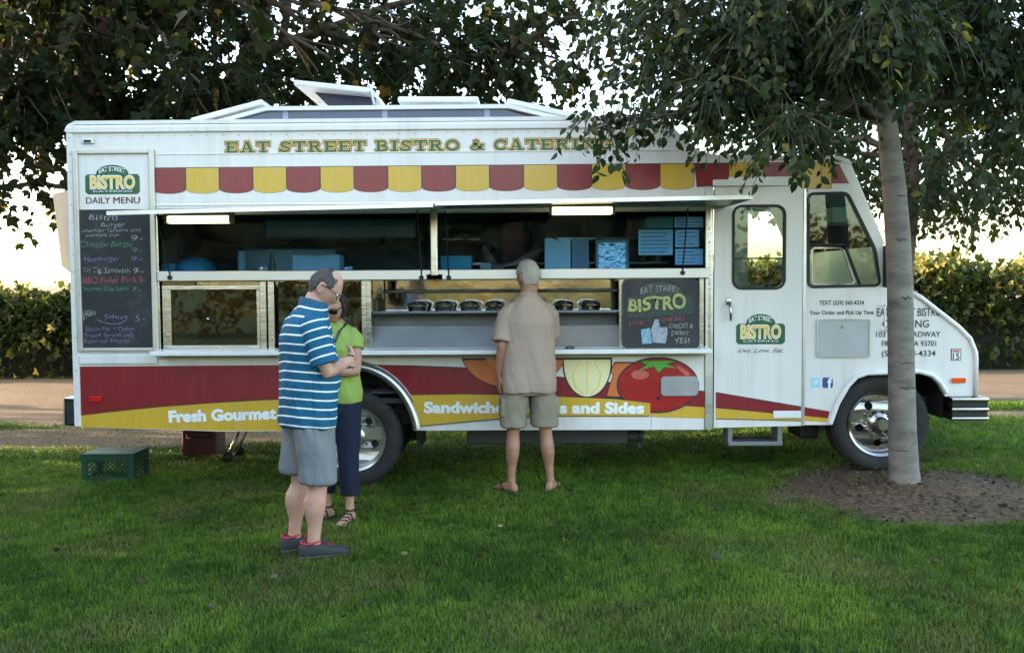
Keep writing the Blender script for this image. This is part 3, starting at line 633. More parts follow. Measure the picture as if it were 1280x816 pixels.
# slab-serif roof lettering
SL = {
'E': (.86, [([(.2, 0), (.2, 1)], .28), ([(.0, .91), (.82, .91)], .18), ([(0, .09), (.82, .09)], .18), ([(.2, .5), (.58, .5)], .17), ([(.75, .64), (.75, 1)], .13), ([(.75, 0), (.75, .36)], .13), ([(.56, .36), (.56, .64)], .1)]),
'A': (1.02, [([(.2, .06), (.45, .98)], .14), ([(.5, 1), (.78, .06)], .29), ([(.28, .34), (.62, .34)], .13), ([(0, .08), (.38, .08)], .16), ([(.56, .08), (1.02, .08)], .16), ([(.34, .94), (.6, .94)], .12)]),
'T': (.9, [([(.45, 0), (.45, 1)], .29), ([(0, .91), (.9, .91)], .18), ([(.065, .62), (.065, 1)], .13), ([(.835, .62), (.835, 1)], .13), ([(.2, .08), (.7, .08)], .16)]),
'S': (.84, [([(.72, .74), (.6, .87), (.4, .9), (.2, .82), (.16, .7), (.28, .58), (.55, .45), (.67, .32), (.62, .16), (.42, .1), (.2, .13), (.1, .27)], .2), ([(.76, .64), (.76, 1)], .11), ([(.06, 0), (.06, .36)], .11)]),
'R': (.98, [([(.22, 0), (.22, 1)], .28), ([(0, .92), (.52, .92)], .16), ([(.48, .91), (.68, .86), (.74, .73), (.66, .58), (.46, .52)], .2), ([(.25, .52), (.5, .52)], .15), ([(.5, .5), (.78, .06)], .24), ([(0, .08), (.46, .08)], .16), ([(.66, .08), (.98, .08)], .16)]),
'B': (.92, [([(.22, 0), (.22, 1)], .28), ([(0, .92), (.5, .92)], .16), ([(0, .08), (.5, .08)], .16), ([(.46, .91), (.65, .87), (.71, .75), (.63, .6), (.44, .54)], .19), ([(.44, .53), (.68, .47), (.77, .3), (.68, .14), (.46, .09)], .21), ([(.25, .53), (.48, .53)], .13)]),
'I': (.52, [([(.26, 0), (.26, 1)], .29), ([(0, .92), (.52, .92)], .16), ([(0, .08), (.52, .08)], .16)]),
'O': (.98, [([(.49+.37*math.cos(t), .5+.41*math.sin(t)) for t in np.linspace(0, 2*math.pi, 22)], .22)]),
'C': (.92, [([(.8, .7), (.68, .85), (.48, .91), (.26, .82), (.15, .62), (.14, .42), (.24, .2), (.45, .09), (.66, .14), (.8, .28)], .22), ([(.83, .62), (.83, 1)], .11)]),
'N': (1.05, [([(.2, 0), (.2, 1)], .15), ([(.16, .97), (.84, .05)], .27), ([(.84, 0), (.84, 1)], .15), ([(0, .92), (.34, .92)], .16), ([(.02, .08), (.4, .08)], .16), ([(.64, .92), (1.04, .92)], .16)]),
'G': (.98, [([(.8, .7), (.68, .85), (.48, .91), (.26, .82), (.15, .62), (.14, .42), (.24, .2), (.45, .09), (.66, .14), (.76, .26), (.77, .42)], .22), ([(.83, .64), (.83, 1)], .11), ([(.52, .44), (.98, .44)], .15)]),
'&': (1.0, [([(.95, .05), (.7, .3), (.35, .68), (.32, .84), (.46, .93), (.6, .84), (.56, .68), (.3, .5), (.14, .3), (.22, .12), (.44, .07), (.68, .22), (.84, .5)], .17), ([(.68, .54), (.98, .54)], .13)]),
' ': (.42, [])}
def slab(body, x0, x1, z0, h, y, parent):
    gap = .09; tot = sum(SL[c][0]+gap for c in body)-gap; kx = (x1-x0)/tot
    par = empty('roof_sign'); par.parent = parent
    layers = ((LRED, .115, .0, 'letter_border'), (LYEL, .062, .0016, 'letter_edge'), (GREEN, .0, .0032, 'letter_face'))
    cur = x0
    for c in body:
        for m, e, dy, nm in layers:
            mb = MB(); n = 0
            for pts, wd in SL[c][1]:
                P = [Vector((cur+p[0]*kx, z0+p[1]*h)) for p in pts]; ex = e*h
                clos = (P[0]-P[-1]).length < 1e-6
                if not clos:
                    d = (P[0]-P[1]).normalized(); P[0] = P[0]+d*ex; d = (P[-1]-P[-2]).normalized(); P[-1] = P[-1]+d*ex
                hw = wd*h*.5+ex; L_, R_ = [], []
                for i in range(len(P)):
                    a, b = P[i-1] if i else (P[-2] if clos else P[0]), P[i+1] if i < len(P)-1 else (P[1] if clos else P[-1])
                    d = (b-a).normalized(); nn = Vector((-d.y, d.x)); sc = 1.0
                    L_.append(P[i]+nn*hw*sc); R_.append(P[i]-nn*hw*sc)
                yy = y-dy-.00007*n; n += 1
                mb.add([(p.x, yy, p.y) for p in L_+R_], [(i, i+1, len(P)+i+1, len(P)+i) for i in range(len(P)-1)])
            if mb.v: mb.build(nm, m, par)
        cur += (SL[c][0]+gap)*kx
slab('EAT STREET BISTRO & CATERING', w(282, 184)[0], w(766, 180)[0], w(500, 189.5)[1], w(500, 175.5)[1]-w(500, 189.5)[1], -.004, T)

# logo
def logo(px0, px1, py0, py1, y, parent, tagline=None):
    x0, x1 = w(px0, (py0+py1)/2)[0], w(px1, (py0+py1)/2)[0]; cx = (x0+x1)/2; z1 = w((px0+px1)/2, py0)[1]; z0 = w((px0+px1)/2, py1)[1]; W, H = x1-x0, z1-z0
    lg = empty('logo'); lg.parent = parent
    zs = z0+H*.68
    shape = rrect(x0, x1, z0, zs, .02, 4); dome = [(cx+W*.30*math.cos(t), zs-.002+(z1-zs)*math.sin(t)) for t in np.linspace(0, math.pi, 18)]
    full = [(x0+.02, zs), (x0, zs-.02), (x0, z0+.02), (x0+.02, z0), (x1-.02, z0), (x1, z0+.02), (x1, zs-.02), (x1-.02, zs)]+dome
    dk(full, y, GREEN, 'logo_plate', par=lg)
    c = np.mean(full, 0)
    def arc(o, k):
        for v in o.data.vertices: v.co.z += k*(1-((v.co.x-cx)/(W*.24))**2)
    arc(text('EAT STREET', cx-W*.24, cx+W*.24, zs+H*.02, H*.15, y-.002, LWHT, lg, bold=.02), H*.09)
    text('BISTRO', x0+W*.085, x1-W*.08, z0+H*.2, H*.44, y-.0016, LWHT, lg, bold=.055)
    text('BISTRO', x0+W*.10, x1-W*.095, z0+H*.215, H*.41, y-.003, LYEL, lg, bold=.02)
    text('CATERING', x0+W*.14, x1-W*.14, z0+H*.07, H*.07, y-.002, LWHT, lg)
    if tagline: text(tagline, x0+W*.03, x1-W*.04, z0-H*.27, H*.15, y-.001, LBLK, parent, shear=.5, wob=.15, bold=-.005)
# daily menu panel at the rear
mx0, mx1 = -3.53, -2.925
mp = plate('menu_panel', [(mx0, 1.075), (mx1, 1.075), (mx1, 2.68), (mx0, 2.68)], [], -.006, .006, WHITE, T)
fmx = MB()
for x0, x1, z0, z1 in ((mx0-.03, mx0+.015, 1.06, 2.70), (mx1-.012, mx1+.035, 1.06, 2.70), (mx0+.015, mx1-.012, 2.665, 2.70), (mx0+.015, mx1-.012, 1.06, 1.09)): fmx.box(x0, x1, -.028, .0, z0, z1, .006)
fmx.build('menu_frame', mat('frame_beige_alu', (.6, .57, .52), .4, .6), mp)
logo(107, 175, 206, 243, -.008, mp)
for s_, a_, b_ in (('DAILY', 108, 138), ('MENU', 142, 175)):
    for q_ in (0, .003): text(s_, w(a_, 250)[0]+q_, w(b_, 250)[0]+q_, w(140, 254.5)[1], .055, -.008-q_*.2, MAROON, mp)
plate('chalkboard', [(mx0+.016, 1.092), (mx1-.013, 1.092), (mx1-.013, w(140, 262)[1]), (mx0+.016, w(140, 262)[1])], [], -.012, .006, CHALKB, mp)
def chalk(nm, c): return mat('chalk_'+nm, tuple(.72*q for q in c), .9, var=.45, scale=60)
CW, CG, CV, CR_, CY, CB = chalk('white', (.42, .43, .44)), chalk('green', (.13, .32, .2)), chalk('violet', (.26, .22, .42)), chalk('pink', (.5, .11, .15)), chalk('yellow', (.55, .56, .22)), chalk('blue', (.3, .52, .66))
for s, a, b, py, hh, m in (('Bistro', 113, 148, 275, 8, CW), ('Burger', 128, 157, 283.5, 6, CW), ('cheddar Greens and', 104, 176, 290, 4.5, CW), ('caramelized onion', 107, 150, 296, 4.5, CW), ('9-', 165, 179, 300, 6.5, CW), ('Cheddar Burger', 102, 167, 308.5, 7, CG), ('9-', 166, 178, 315, 6, CG),
    ('Hamburger', 106, 150, 327, 7, CV), ('9-', 165, 178, 326, 6.5, CV), ('Tri Tip Sandwich', 104, 163, 341, 7, CW), ('9-', 167, 180, 341, 7, CW), ('BBQ Pulled Pork 9-', 105, 182, 353.5, 8.5, CR_), ('Chinese Chx Salad', 102, 161, 363.5, 6, CG), ('7-', 166, 177, 364, 6, CG),
    ('NO', 104, 115, 393, 6, CW), ('$100', 104, 122, 400, 6, CW), ('Sides', 131, 154, 399, 7, CV), ('5-', 170, 183, 400.5, 7.5, CV), ('Bacon Mac + Cheese', 109, 169, 413, 5.5, CV), ('Brussel Sprouts with', 107, 168, 421, 5.5, CV), ('Bacon and Balsamic', 106, 163, 428, 5.5, CV)):
    A = w(a, py); text(s, A[0], w(b, py)[0], A[1], hh/154., -.0135, m, mp, name='chalk_lettering', wob=.35, bold=-.006, rot=.0 if s != '$100' else .35)
lines(curve_pts([(122, 399), (127, 402), (140, 405), (152, 404), (159, 399), (160, 395), (155, 396)]), .006, -.0136, CV, 'chalk_flourish', mp)
# door logo, lettering
logo(920, 981, 392, 430, -.009, door, 'Live. Love. Eat.')
text('TEXT (559) 360-4334', w(1024, 379)[0], w(1080, 379)[0], w(1050, 381)[1], .037, -.003, LBLK, fp, bold=.012)
text('Your Order and Pick Up Time', w(1012, 390)[0], w(1092, 390)[0], w(1050, 393)[1], .034, -.003, LBLK, fp, bold=.015)
for s, a, b, py, hh in (('EAT STREET BISTRO', 1096, 1176, 395, 10.5), ('CATERING', 1103, 1161, 409, 9.5), ('103 N. BROADWAY', 1095, 1175.5, 421, 7), ('FRESNO, CA 93701', 1102, 1170, 432.5, 7), ('(559) 360-4334', 1102, 1169.5, 445, 7.5)):
    text(s, w(a, py)[0], w(b, py)[0], w(1135, py)[1], hh/154., -.003, LBLK, fp, bold=.008)
tb = dk(rrect(w(1013, 478)[0], w(1025, 478)[0], w(1019, 484.5)[1], w(1019, 472)[1], .012), -.002, LBLUE, 'blue_badge', par=fp)
bird = curve_pts([(1015, 480), (1018.5, 481), (1022, 479), (1023.4, 475.6), (1022, 474.4), (1020.3, 474.8), (1019.6, 476.2), (1016.5, 475), (1016.2, 476.6), (1017.3, 478.3)])
dk(bird, -.0036, mat('bird_white', (.6, .78, .85), .4), 'bird_mark', par=tb)
fb = dk(rrect(w(1028, 478)[0], w(1041, 478)[0], w(1034, 484.5)[1], w(1034, 471.5)[1], .012), -.002, FBLUE, 'navy_badge', par=fp)
text('f', w(1034, 478)[0], None, w(1034, 484.2)[1], .082, -.004, LWHT, fb, bold=.035)
stk = dk(rrect(w(1188.5, 443)[0], w(1201.5, 443)[0], w(1195, 450.5)[1], w(1195, 436)[1], .004), -.002, LBLK, 'sticker', par=fp)
dk(rrect(w(1189.6, 443)[0], w(1200.4, 443)[0], w(1195, 449.5)[1], w(1195, 437.2)[1], .003), -.0036, LWHT, 'sticker_face', par=stk)
dk(rrect(w(1190.4, 443)[0], w(1199.4, 443)[0], w(1195, 440.2)[1], w(1195, 437.8)[1], .002), -.0050, mat('sticker_red', (.5, .1, .08), .4), 'sticker_band', par=stk)
text('15', w(1190.6, 443)[0], w(1199.2, 443)[0], w(1195, 448.8)[1], .052, -.0052, LBLK, stk, bold=.02)
WSH = mat('skirt_letter', (.85, .86, .84), .45, var=.04)
text('Fresh Gourmet', w(211, 520)[0], w(346, 516)[0], w(211, 527)[1], .092, -.004, WSH, T, bold=.055, rot=rad(1.6))
text('Sandwiches, Salads and Sides', w(530, 516)[0], w(805, 510)[0], w(530, 515)[1], .088, -.0130, WSH, T, bold=.05, rot=rad(-.35))
# ---- cab interior
shell('cab_lining', mat('cab_grey', (.12, .12, .12), .6), 1.62, 2.9, .06, TW-.06, .62, 2.5, T, ('y0', 'y1', 'x1', 'z1'))
seat = MB().box(1.95, 2.35, 1.25, 1.75, 1.05, 1.2, .04).box(1.9, 2.02, 1.25, 1.75, 1.2, 1.72, .04).box(2.0, 2.3, 1.3, 1.7, .63, 1.05).build('seat', BLACK, T)
MB().box(2.75, 3.0, .1, TW-.1, 1.2, 1.5, .05).build('dashboard', mat('dash_grey', (.04, .04, .045), .6), T)
sw_ = MB(); cwh = Vector((2.5, 1.5, 1.58))
sw_.tube([cwh+Vector((.08*math.sin(t)*1.0, .2*math.cos(t), .18*math.sin(t))) for t in np.linspace(0, 2*math.pi, 25)], .014, 8).tube([cwh, (2.85, 1.5, 1.35)], .025, 8).tube([cwh+Vector((0, .19, 0)), cwh-Vector((0, .19, 0))], .012, 6)
sw_.build('steering_wheel', BLACK, T, True)
vz = U(1055, 270, .35); MB().box(vz.x-.12, vz.x+.12, .3, .7, vz.z-.06, vz.z+.07, .01).build('sun_visor', mat('visor_grey', (.55, .56, .55), .6), T)
# ------------------------------------------------------------------ ground, lawn, path, hedges, trees
def attr_mat(name, fn, rough=.8):
    m = bpy.data.materials.new(name); m.use_nodes = True; nt = m.node_tree; b = nt.nodes['Principled BSDF']; b.inputs['Roughness'].default_value = rough
    b.inputs['Specular IOR Level'].default_value = .2
    fn(nt, b); MATS[name] = m; return m
TREE_P = G(1130, 612)
def lawn_mask(x, y):
    """1 where turf grows, 0 on bare earth"""
    n = fbm(x*.7, y*.7, 4)
    edge = 3.75+.9*(n-.5)+.06*x*(x > 0)
    m = 1-sstep(edge-.15, edge+.25, y)
    # trodden bare strip behind the rear of the truck
    d = ((x+4.6)/2.8)**2+((y-2.75)/.6)**2
    m = m*(1-.95*sstep(1.3, .6, d+1.6*(n-.5)))
    d = ((x-6.2)/1.6)**2+((y-3.0)/.35)**2
    m = m*(1-.9*sstep(1.2, .7, d+.5*(n-.5)))
    r = np.hypot(x-TREE_P.x, (y-TREE_P.y)*1.0)+.62*(fbm(x*3.2, y*3.2, 4)-.5)
    m = m*sstep(.8, 1.02, r)
    return np.clip(m, 0, 1)
ax = np.concatenate([np.linspace(-900, -60, 8), np.linspace(-50, -9, 22), np.arange(-8.5, 9.01, .12), np.linspace(9.5, 50, 22), np.linspace(60, 900, 8)])
ay = np.concatenate([np.linspace(-900, -40, 8), np.linspace(-35, -6, 20), np.arange(-5.6, 10.01, .12), np.linspace(10.6, 50, 24), np.linspace(60, 900, 8)])
GX, GY = np.meshgrid(ax, ay); gx_, gy_ = GX.ravel(), GY.ravel()
rt = np.hypot(gx_-TREE_P.x, gy_-TREE_P.y)
GZ = gz(gx_, gy_)+.07*np.exp(-(rt/.5)**2)+.03*(fbm(gx_*5, gy_*5, 3)-.5)*sstep(1., .6, rt)
nx, ny = len(ax), len(ay)
ii = (np.arange(ny-1)[:, None]*nx+np.arange(nx-1)[None, :]).ravel()
def ground_nodes(nt, b):
    L = nt.links.new; a = N(nt, 'ShaderNodeAttribute', attribute_name='grass'); tc = N(nt, 'ShaderNodeTexCoord')
    n1 = N(nt, 'ShaderNodeTexNoise'); n1.inputs['Scale'].default_value = 1.1; n1.inputs['Detail'].default_value = 8; L(tc.outputs['Object'], n1.inputs[0])
    n2 = N(nt, 'ShaderNodeTexNoise'); n2.inputs['Scale'].default_value = 30; n2.inputs['Detail'].default_value = 8; L(tc.outputs['Object'], n2.inputs[0])
    e = N(nt, 'ShaderNodeValToRGB'); e.color_ramp.elements[0].position = .3; e.color_ramp.elements[0].color = (.1, .072, .047, 1); e.color_ramp.elements[1].position = .7; e.color_ramp.elements[1].color = (.215, .155, .103, 1)
    ad = N(nt, 'ShaderNodeMath', operation='ADD'); L(n1.outputs[0], ad.inputs[0]); L(n2.outputs[0], ad.inputs[1]); hf = N(nt, 'ShaderNodeMath', operation='MULTIPLY'); hf.inputs[1].default_value = .5; L(ad.outputs[0], hf.inputs[0]); L(hf.outputs[0], e.inputs[0])
    g = N(nt, 'ShaderNodeValToRGB'); g.color_ramp.elements[0].position = .35; g.color_ramp.elements[0].color = (.022, .045, .008, 1); g.color_ramp.elements[1].position = .7; g.color_ramp.elements[1].color = (.035, .07, .014, 1); L(n1.outputs[0], g.inputs[0])
    mx = N(nt, 'ShaderNodeMix', data_type='RGBA'); L(a.outputs['Fac'], mx.inputs[0]); L(e.outputs[0], mx.inputs[6]); L(g.outputs[0], mx.inputs[7])
    mu = N(nt, 'ShaderNodeAttribute', attribute_name='mulch'); m2 = N(nt, 'ShaderNodeMix', data_type='RGBA'); L(mu.outputs['Fac'], m2.inputs[0]); L(mx.outputs[2], m2.inputs[6])
    e2 = N(nt, 'ShaderNodeValToRGB'); e2.color_ramp.elements[0].position = .35; e2.color_ramp.elements[0].color = (.04, .026, .015, 1); e2.color_ramp.elements[1].position = .68; e2.color_ramp.elements[1].color = (.15, .098, .056, 1); L(n2.outputs[0], e2.inputs[0]); L(e2.outputs[0], m2.inputs[7])
    L(m2.outputs[2], b.inputs['Base Color']); b.inputs['Roughness'].default_value = .95
    bp = N(nt, 'ShaderNodeBump'); bp.inputs['Strength'].default_value = .5; bp.inputs['Distance'].default_value = .02; L(n2.outputs[0], bp.inputs['Height']); L(bp.outputs[0], b.inputs['Normal'])
gm = lawn_mask(gx_, gy_)
ground = np_mesh('ground', np.stack([gx_, gy_, GZ], 1), np.stack([ii, ii+1, ii+nx+1, ii+nx], 1), attr_mat('ground_earth', ground_nodes), attrs={'grass': gm, 'mulch': np.maximum(sstep(1.2, .95, rt), .75*(((gx_+4.6)/3.4)**2+((gy_-2.75)/.9)**2 < 1))}, tri=4, smooth=True)
ground['kind'] = 'structure'

# ---- grass blades
def grass_nodes(nt, b):
    L = nt.links.new; v = N(nt, 'ShaderNodeAttribute', attribute_name='tint'); h = N(nt, 'ShaderNodeAttribute', attribute_name='dry')
    r = N(nt, 'ShaderNodeValToRGB'); r.color_ramp.elements[0].color = (.044, .096, .011, 1); r.color_ramp.elements[1].color = (.15, .245, .024, 1); L(v.outputs['Fac'], r.inputs[0])
    mx = N(nt, 'ShaderNodeMix', data_type='RGBA'); L(h.outputs['Fac'], mx.inputs[0]); L(r.outputs[0], mx.inputs[6]); mx.inputs[7].default_value = (.17, .15, .06, 1)
    L(mx.outputs[2], b.inputs['Base Color']); b.inputs['Roughness'].default_value = .55
    tr = N(nt, 'ShaderNodeBsdfTranslucent'); L(mx.outputs[2], tr.inputs[0]); ms = N(nt, 'ShaderNodeMixShader'); ms.inputs[0].default_value = .3
    o = nt.nodes['Material Output']; L(b.outputs[0], ms.inputs[1]); L(tr.outputs[0], ms.inputs[2]); L(ms.outputs[0], o.inputs[0])
def blades(n, y0, y1, hmin, hmax, wd, over=1.3):
    d = rng.random(n); Y = y0+(y1-y0)*d
    half = (Y+CAM_D)*.56*over+.9
    X_ = CL.x+(rng.random(n)*2-1)*half
    k = rng.random(n) < lawn_mask(X_, Y)*(half/half.max()); X_, Y = X_[k], Y[k]; n = len(X_)
    Z = gz(X_, Y)-.004
    patch = fbm(X_*1.3+40, Y*1.3+12, 4); fine = fbm(X_*6+3, Y*6, 3)
    h = (hmin+(hmax-hmin)*rng.random(n))*(.55+.9*fine); a = rng.random(n)*2*math.pi; lean = (rng.random(n)**1.2)*.9
    wv = np.stack([np.cos(a), np.sin(a), np.zeros(n)], 1)*(wd*(.6+.8*rng.random(n)))[:, None]
    b = a+math.pi/2+rng.normal(0, .5, n); ld = np.stack([np.cos(b), np.sin(b), np.zeros(n)], 1)
    base = np.stack([X_, Y, Z], 1); up = np.array([0, 0, 1.])
    mid = base+ld*(lean*h*.35)[:, None]+up*(h*.6)[:, None]
    tip = base+ld*(lean*h)[:, None]+up*(h*(1-.35*lean))[:, None]
    V = np.stack([base-wv, base+wv, mid-wv*.7, mid+wv*.7, tip], 1).reshape(-1, 3)
    k = np.arange(n)[:, None]*5
    Fc = np.concatenate([k+np.array([[0, 1, 3]]), k+np.array([[0, 3, 2]]), k+np.array([[2, 3, 4]])])
    tint = np.clip((patch-.5)*1.5+.38+(fbm(X_*11, Y*11+8, 3)-.5)*1.3+.4*(rng.random(n)-.5), 0, 1); dry = np.clip((fbm(X_*1.6+70, Y*1.6+5, 4)-.57)*4, 0, .7)*(rng.random(n) < .6)+(rng.random(n) < .04)*.8
    return V, Fc, np.repeat(tint, 5), np.repeat(np.clip(dry, 0, .9), 5)
parts = [blades(240000, -3.7, -1.6, .016, .05, .0028), blades(270000, -1.7, .9, .016, .047, .0033), blades(170000, .8, 4.1, .02, .05, .0046)]
Vs, Fs, Ts, Ds, k = [], [], [], [], 0
for V, Fc, t_, d_ in parts: Vs.append(V); Fs.append(Fc+k); Ts.append(t_); Ds.append(d_); k += len(V)
lawn = np_mesh('lawn_grass', np.concatenate(Vs), np.concatenate(Fs), attr_mat('grass_blade', grass_nodes), attrs={'tint': np.concatenate(Ts), 'dry': np.concatenate(Ds)})
lawn['kind'] = 'stuff'; tag(lawn, 'short mown green lawn around the food truck', 'grass')

# ---- leaves
def leaf_mat(name, dark, light, yellow, trans=.35, spec=.25):
    def fn(nt, b):
        L = nt.links.new; v = N(nt, 'ShaderNodeAttribute', attribute_name='lv')
        r = N(nt, 'ShaderNodeValToRGB'); r.color_ramp.elements[0].color = (*dark, 1); r.color_ramp.elements[1].position = .85; r.color_ramp.elements[1].color = (*light, 1)
        e = r.color_ramp.elements.new(.97); e.color = (*yellow, 1); L(v.outputs['Fac'], r.inputs[0]); L(r.outputs[0], b.inputs['Base Color']); b.inputs['Roughness'].default_value = .55; b.inputs['Specular IOR Level'].default_value = spec
        h = N(nt, 'ShaderNodeVectorMath', operation='MULTIPLY'); L(r.outputs[0], h.inputs[0]); h.inputs[1].default_value = (1.9, 1.7, .8)
        tr = N(nt, 'ShaderNodeBsdfTranslucent'); L(h.outputs[0], tr.inputs[0]); ms = N(nt, 'ShaderNodeMixShader'); ms.inputs[0].default_value = trans
        o = nt.nodes['Material Output']; L(b.outputs[0], ms.inputs[1]); L(tr.outputs[0], ms.inputs[2]); L(ms.outputs[0], o.inputs[0])
    return attr_mat(name, fn, .45)
LA = leaf_mat('leaf_dark_green', (.011, .023, .009), (.034, .056, .018), (.16, .15, .03))
LC = leaf_mat('leaf_deep_green', (.007, .013, .005), (.02, .03, .009), (.2, .13, .03), .4, .12)
LH = leaf_mat('leaf_hedge', (.02, .034, .009), (.07, .088, .022), (.25, .21, .06), .35)
BARKA = mat('smooth_grey_bark', (.17, .147, .125), .85, var=.38, scale=4, bump=.6, bscale=12, dirt=(.035, .03, .026), dscale=4.2, damt=.95, stretch=(1, 1, 2.6))
BARKC = mat('brown_bark', (.08, .05, .034), .9, var=.35, scale=8, bump=.7, bscale=25, stretch=(2, 2, .6))
def leaf_arrays(C, D, size, lobed=False, lv=None):
    """C (n,3) base points, D (n,3) leaf direction"""
    n = len(C); D = D/np.linalg.norm(D, axis=1, keepdims=True)
    r = rng.normal(size=(n, 3)); r[:, 2] *= .35
    W = np.cross(D, np.cross(r, D)); W = np.cross(D, r); W /= np.linalg.norm(W, axis=1, keepdims=True)
    Nn = np.cross(W, D); s = (size*(.42+1.0*rng.random(n)))[:, None]
    if lobed:
        q = [(0, 0, 0), (-.34, .12, .06), (-.5, .52, .1), (-.2, .55, .02), (0, 1, -.12), (.2, .55, .02), (.5, .52, .1), (.34, .12, .06), (0, .42, -.05)]
        f = [(0, 8, 1), (1, 8, 3), (1, 3, 2), (3, 8, 4), (8, 5, 4), (8, 7, 5), (7, 6, 5), (0, 7, 8)]
    else:
        q = [(0, 0, 0), (-.27, .3, .07), (-.24, .62, .06), (0, 1, -.1), (.24, .62, .06), (.27, .3, .07), (0, .45, -.04)]
        f = [(0, 6, 1), (1, 6, 2), (2, 6, 3), (6, 4, 3), (6, 5, 4), (0, 5, 6)]
    V = np.stack([C+W*s*a+D*s*b+Nn*s*c for a, b, c in q], 1).reshape(-1, 3)
    Fc = (np.arange(n)[:, None, None]*len(q)+np.array(f)[None]).reshape(-1, 3)
    if lv is None: lv = np.clip(rng.normal(.42, .22, n), 0, 1)
    return V, Fc, np.repeat(lv, len(q))
def twigs(blobs, per, size, length=.5, droop=.5, mb=None, lobed=False, gap=.045, clump=True):
    """blobs: (centre, radii, number of twigs)"""
    Cs, Ds, Lv = [], [], []
    for c, r, n in blobs:
        c = np.array(c, float); r = np.array(r, float)
        for k in range(int(n)):
            u = rng.normal(size=3); u /= np.linalg.norm(u); t = rng.random()**.45
            p = c+u*r*t+np.array([0, 0, length*droop*.45]); d = u*np.array([1, 1, .6])+np.array([0, 0, -droop])*rng.random()*1.6+rng.normal(size=3)*.4; d /= np.linalg.norm(d)
            tone = rng.normal(0, .16); L_ = length*(.6+.8*rng.random()); q = p.copy(); pts = [tuple(q)]
            for j in range(per):
                st = L_/per; d = d+np.array([0, 0, -droop*.22]); d /= np.linalg.norm(d); q = q+d*st
                side = np.cross(d, [0, 0, 1.]); side /= np.linalg.norm(side)+1e-6
                ld = side*(1 if j % 2 else -1)*(.5+.5*rng.random())+d*.7+np.array([0, 0, -.55*rng.random()])+rng.normal(size=3)*.25
                Cs.append(q+rng.normal(size=3)*.012); Ds.append(ld); Lv.append(.42+tone+rng.normal(0, .13))
            pts.append(tuple((p+q)/2+np.array([0, 0, .02]))); pts.append(tuple(q))
            if mb is not None: mb.tube(pts, [.005, .004, .002], 3, False)
    return leaf_arrays(np.array(Cs), np.array(Ds), size, lobed, np.clip(np.array(Lv)+(rng.random(len(Lv)) < .009)*.6, 0, 1))
def limb(mb, a, b, r0, r1, sag=.0, n=6, wig=.04):
    a, b = Vector(a), Vector(b); L_ = (b-a).length; pts = []
    for i in range(n+1):
        t = i/n; p = a.lerp(b, t)+Vector((0, 0, -sag*4*t*(1-t)))
        if 0 < i < n: p += Vector(rng.normal(size=3)*wig*L_*.5)
        pts.append(p)
    mb.tube(pts, [r0+(r1-r0)*(i/n) for i in range(n+1)], 7); return pts
def B(px, py, rx, ry, D, n, rd=None):
    """blob given where it shows in the picture and how far from the camera it hangs"""
    p = U(px, py, D-CAM_D); s = D/F_PX; return ((p.x, p.y, p.z), (rx*s, (rd or (rx+ry)/2)*s, ry*s), n)

# ---- young tree in the mulch ring (front right)
ta = empty('young_tree', 'young tree with smooth pale grey trunk standing in the bare soil ring', 'tree', (0, 0, 0))
tb_ = MB(); base = Vector((TREE_P.x, TREE_P.y, TREE_P.z+.04)); DT = TREE_P.y+CAM_D
tp = [(1131, 622, 36), (1130.7, 614, 27), (1130.3, 606, 22.5), (1129.5, 588, 19.4), (1128, 540, 17.8), (1127, 480, 16.9), (1126, 420, 16.5), (1125, 360, 16.2), (1122.5, 300, 15.8), (1118, 240, 14.9), (1113, 190, 13.6), (1108, 150, 12.6), (1103, 110, 11.6), (1100, 60, 11), (1096, 0, 9.5), (1094, -80, 8), (1096, -180, 6), (1100, -300, 4)]
pts = [U(x, y, TREE_P.y) for x, y, r in tp]; tr_ = [.94*r*DT/F_PX for x, y, r in tp]
tb_.tube(pts, tr_, 20)
# root flare
for k in range(6):
    a = k*1.05+.3; tb_.tube([pts[1]+Vector((0, 0, .05)), pts[1]+Vector((.13*math.cos(a), .13*math.sin(a), -.03)), pts[1]+Vector((.26*math.cos(a), .26*math.sin(a), -.09))], [.07, .045, .02], 7)
trunk = tb_.build('trunk', BARKA, ta, True)
for (zx, zy, hw_, th_, dz_) in ((1127, 372, .5, .011, .006), (1126, 452, .8, .004, .006), (1129, 483, .8, .012, .003), (1122, 300, .5, .009, .005), (1117, 246, .7, .005, .003), (1130, 560, .7, .005, .003)):
    k_ = min(range(len(pts)-1), key=lambda i: abs((pts[i].z+pts[i+1].z)/2-U(zx, zy, TREE_P.y).z)); q_ = U(zx, zy, TREE_P.y).z; t_ = (q_-pts[k_].z)/(pts[k_+1].z-pts[k_].z); cc = pts[k_].lerp(pts[k_+1], t_); rr_ = tr_[k_]*(1-t_)+tr_[k_+1]*t_+.0025
    sc = MB(); a0 = -math.pi/2+rng.normal()*.35; n_ = 10; vv_ = []
    for i in range(n_+1):
        a_ = a0+(i/n_*2-1)*hw_; e_ = th_*math.sin(math.pi*i/n_)**.6*(.7+.6*rng.random()); z_ = q_+dz_*math.sin(i*1.3); vv_ += [(cc.x+rr_*math.cos(a_), cc.y+rr_*math.sin(a_), z_-e_), (cc.x+(rr_+.003)*math.cos(a_), cc.y+(rr_+.003)*math.sin(a_), z_), (cc.x+rr_*math.cos(a_), cc.y+rr_*math.sin(a_), z_+e_)]
    sc.add(vv_, [(i*3+j, i*3+j+1, i*3+j+4, i*3+j+3) for i in range(n_) for j in range(2)]); sc.build('bark_scar', mat('dark_bark_scar', (.085, .072, .06), .95, var=.4, scale=30, bump=.6, bscale=60), ta, True)
lb = MB()
fork = pts[11]
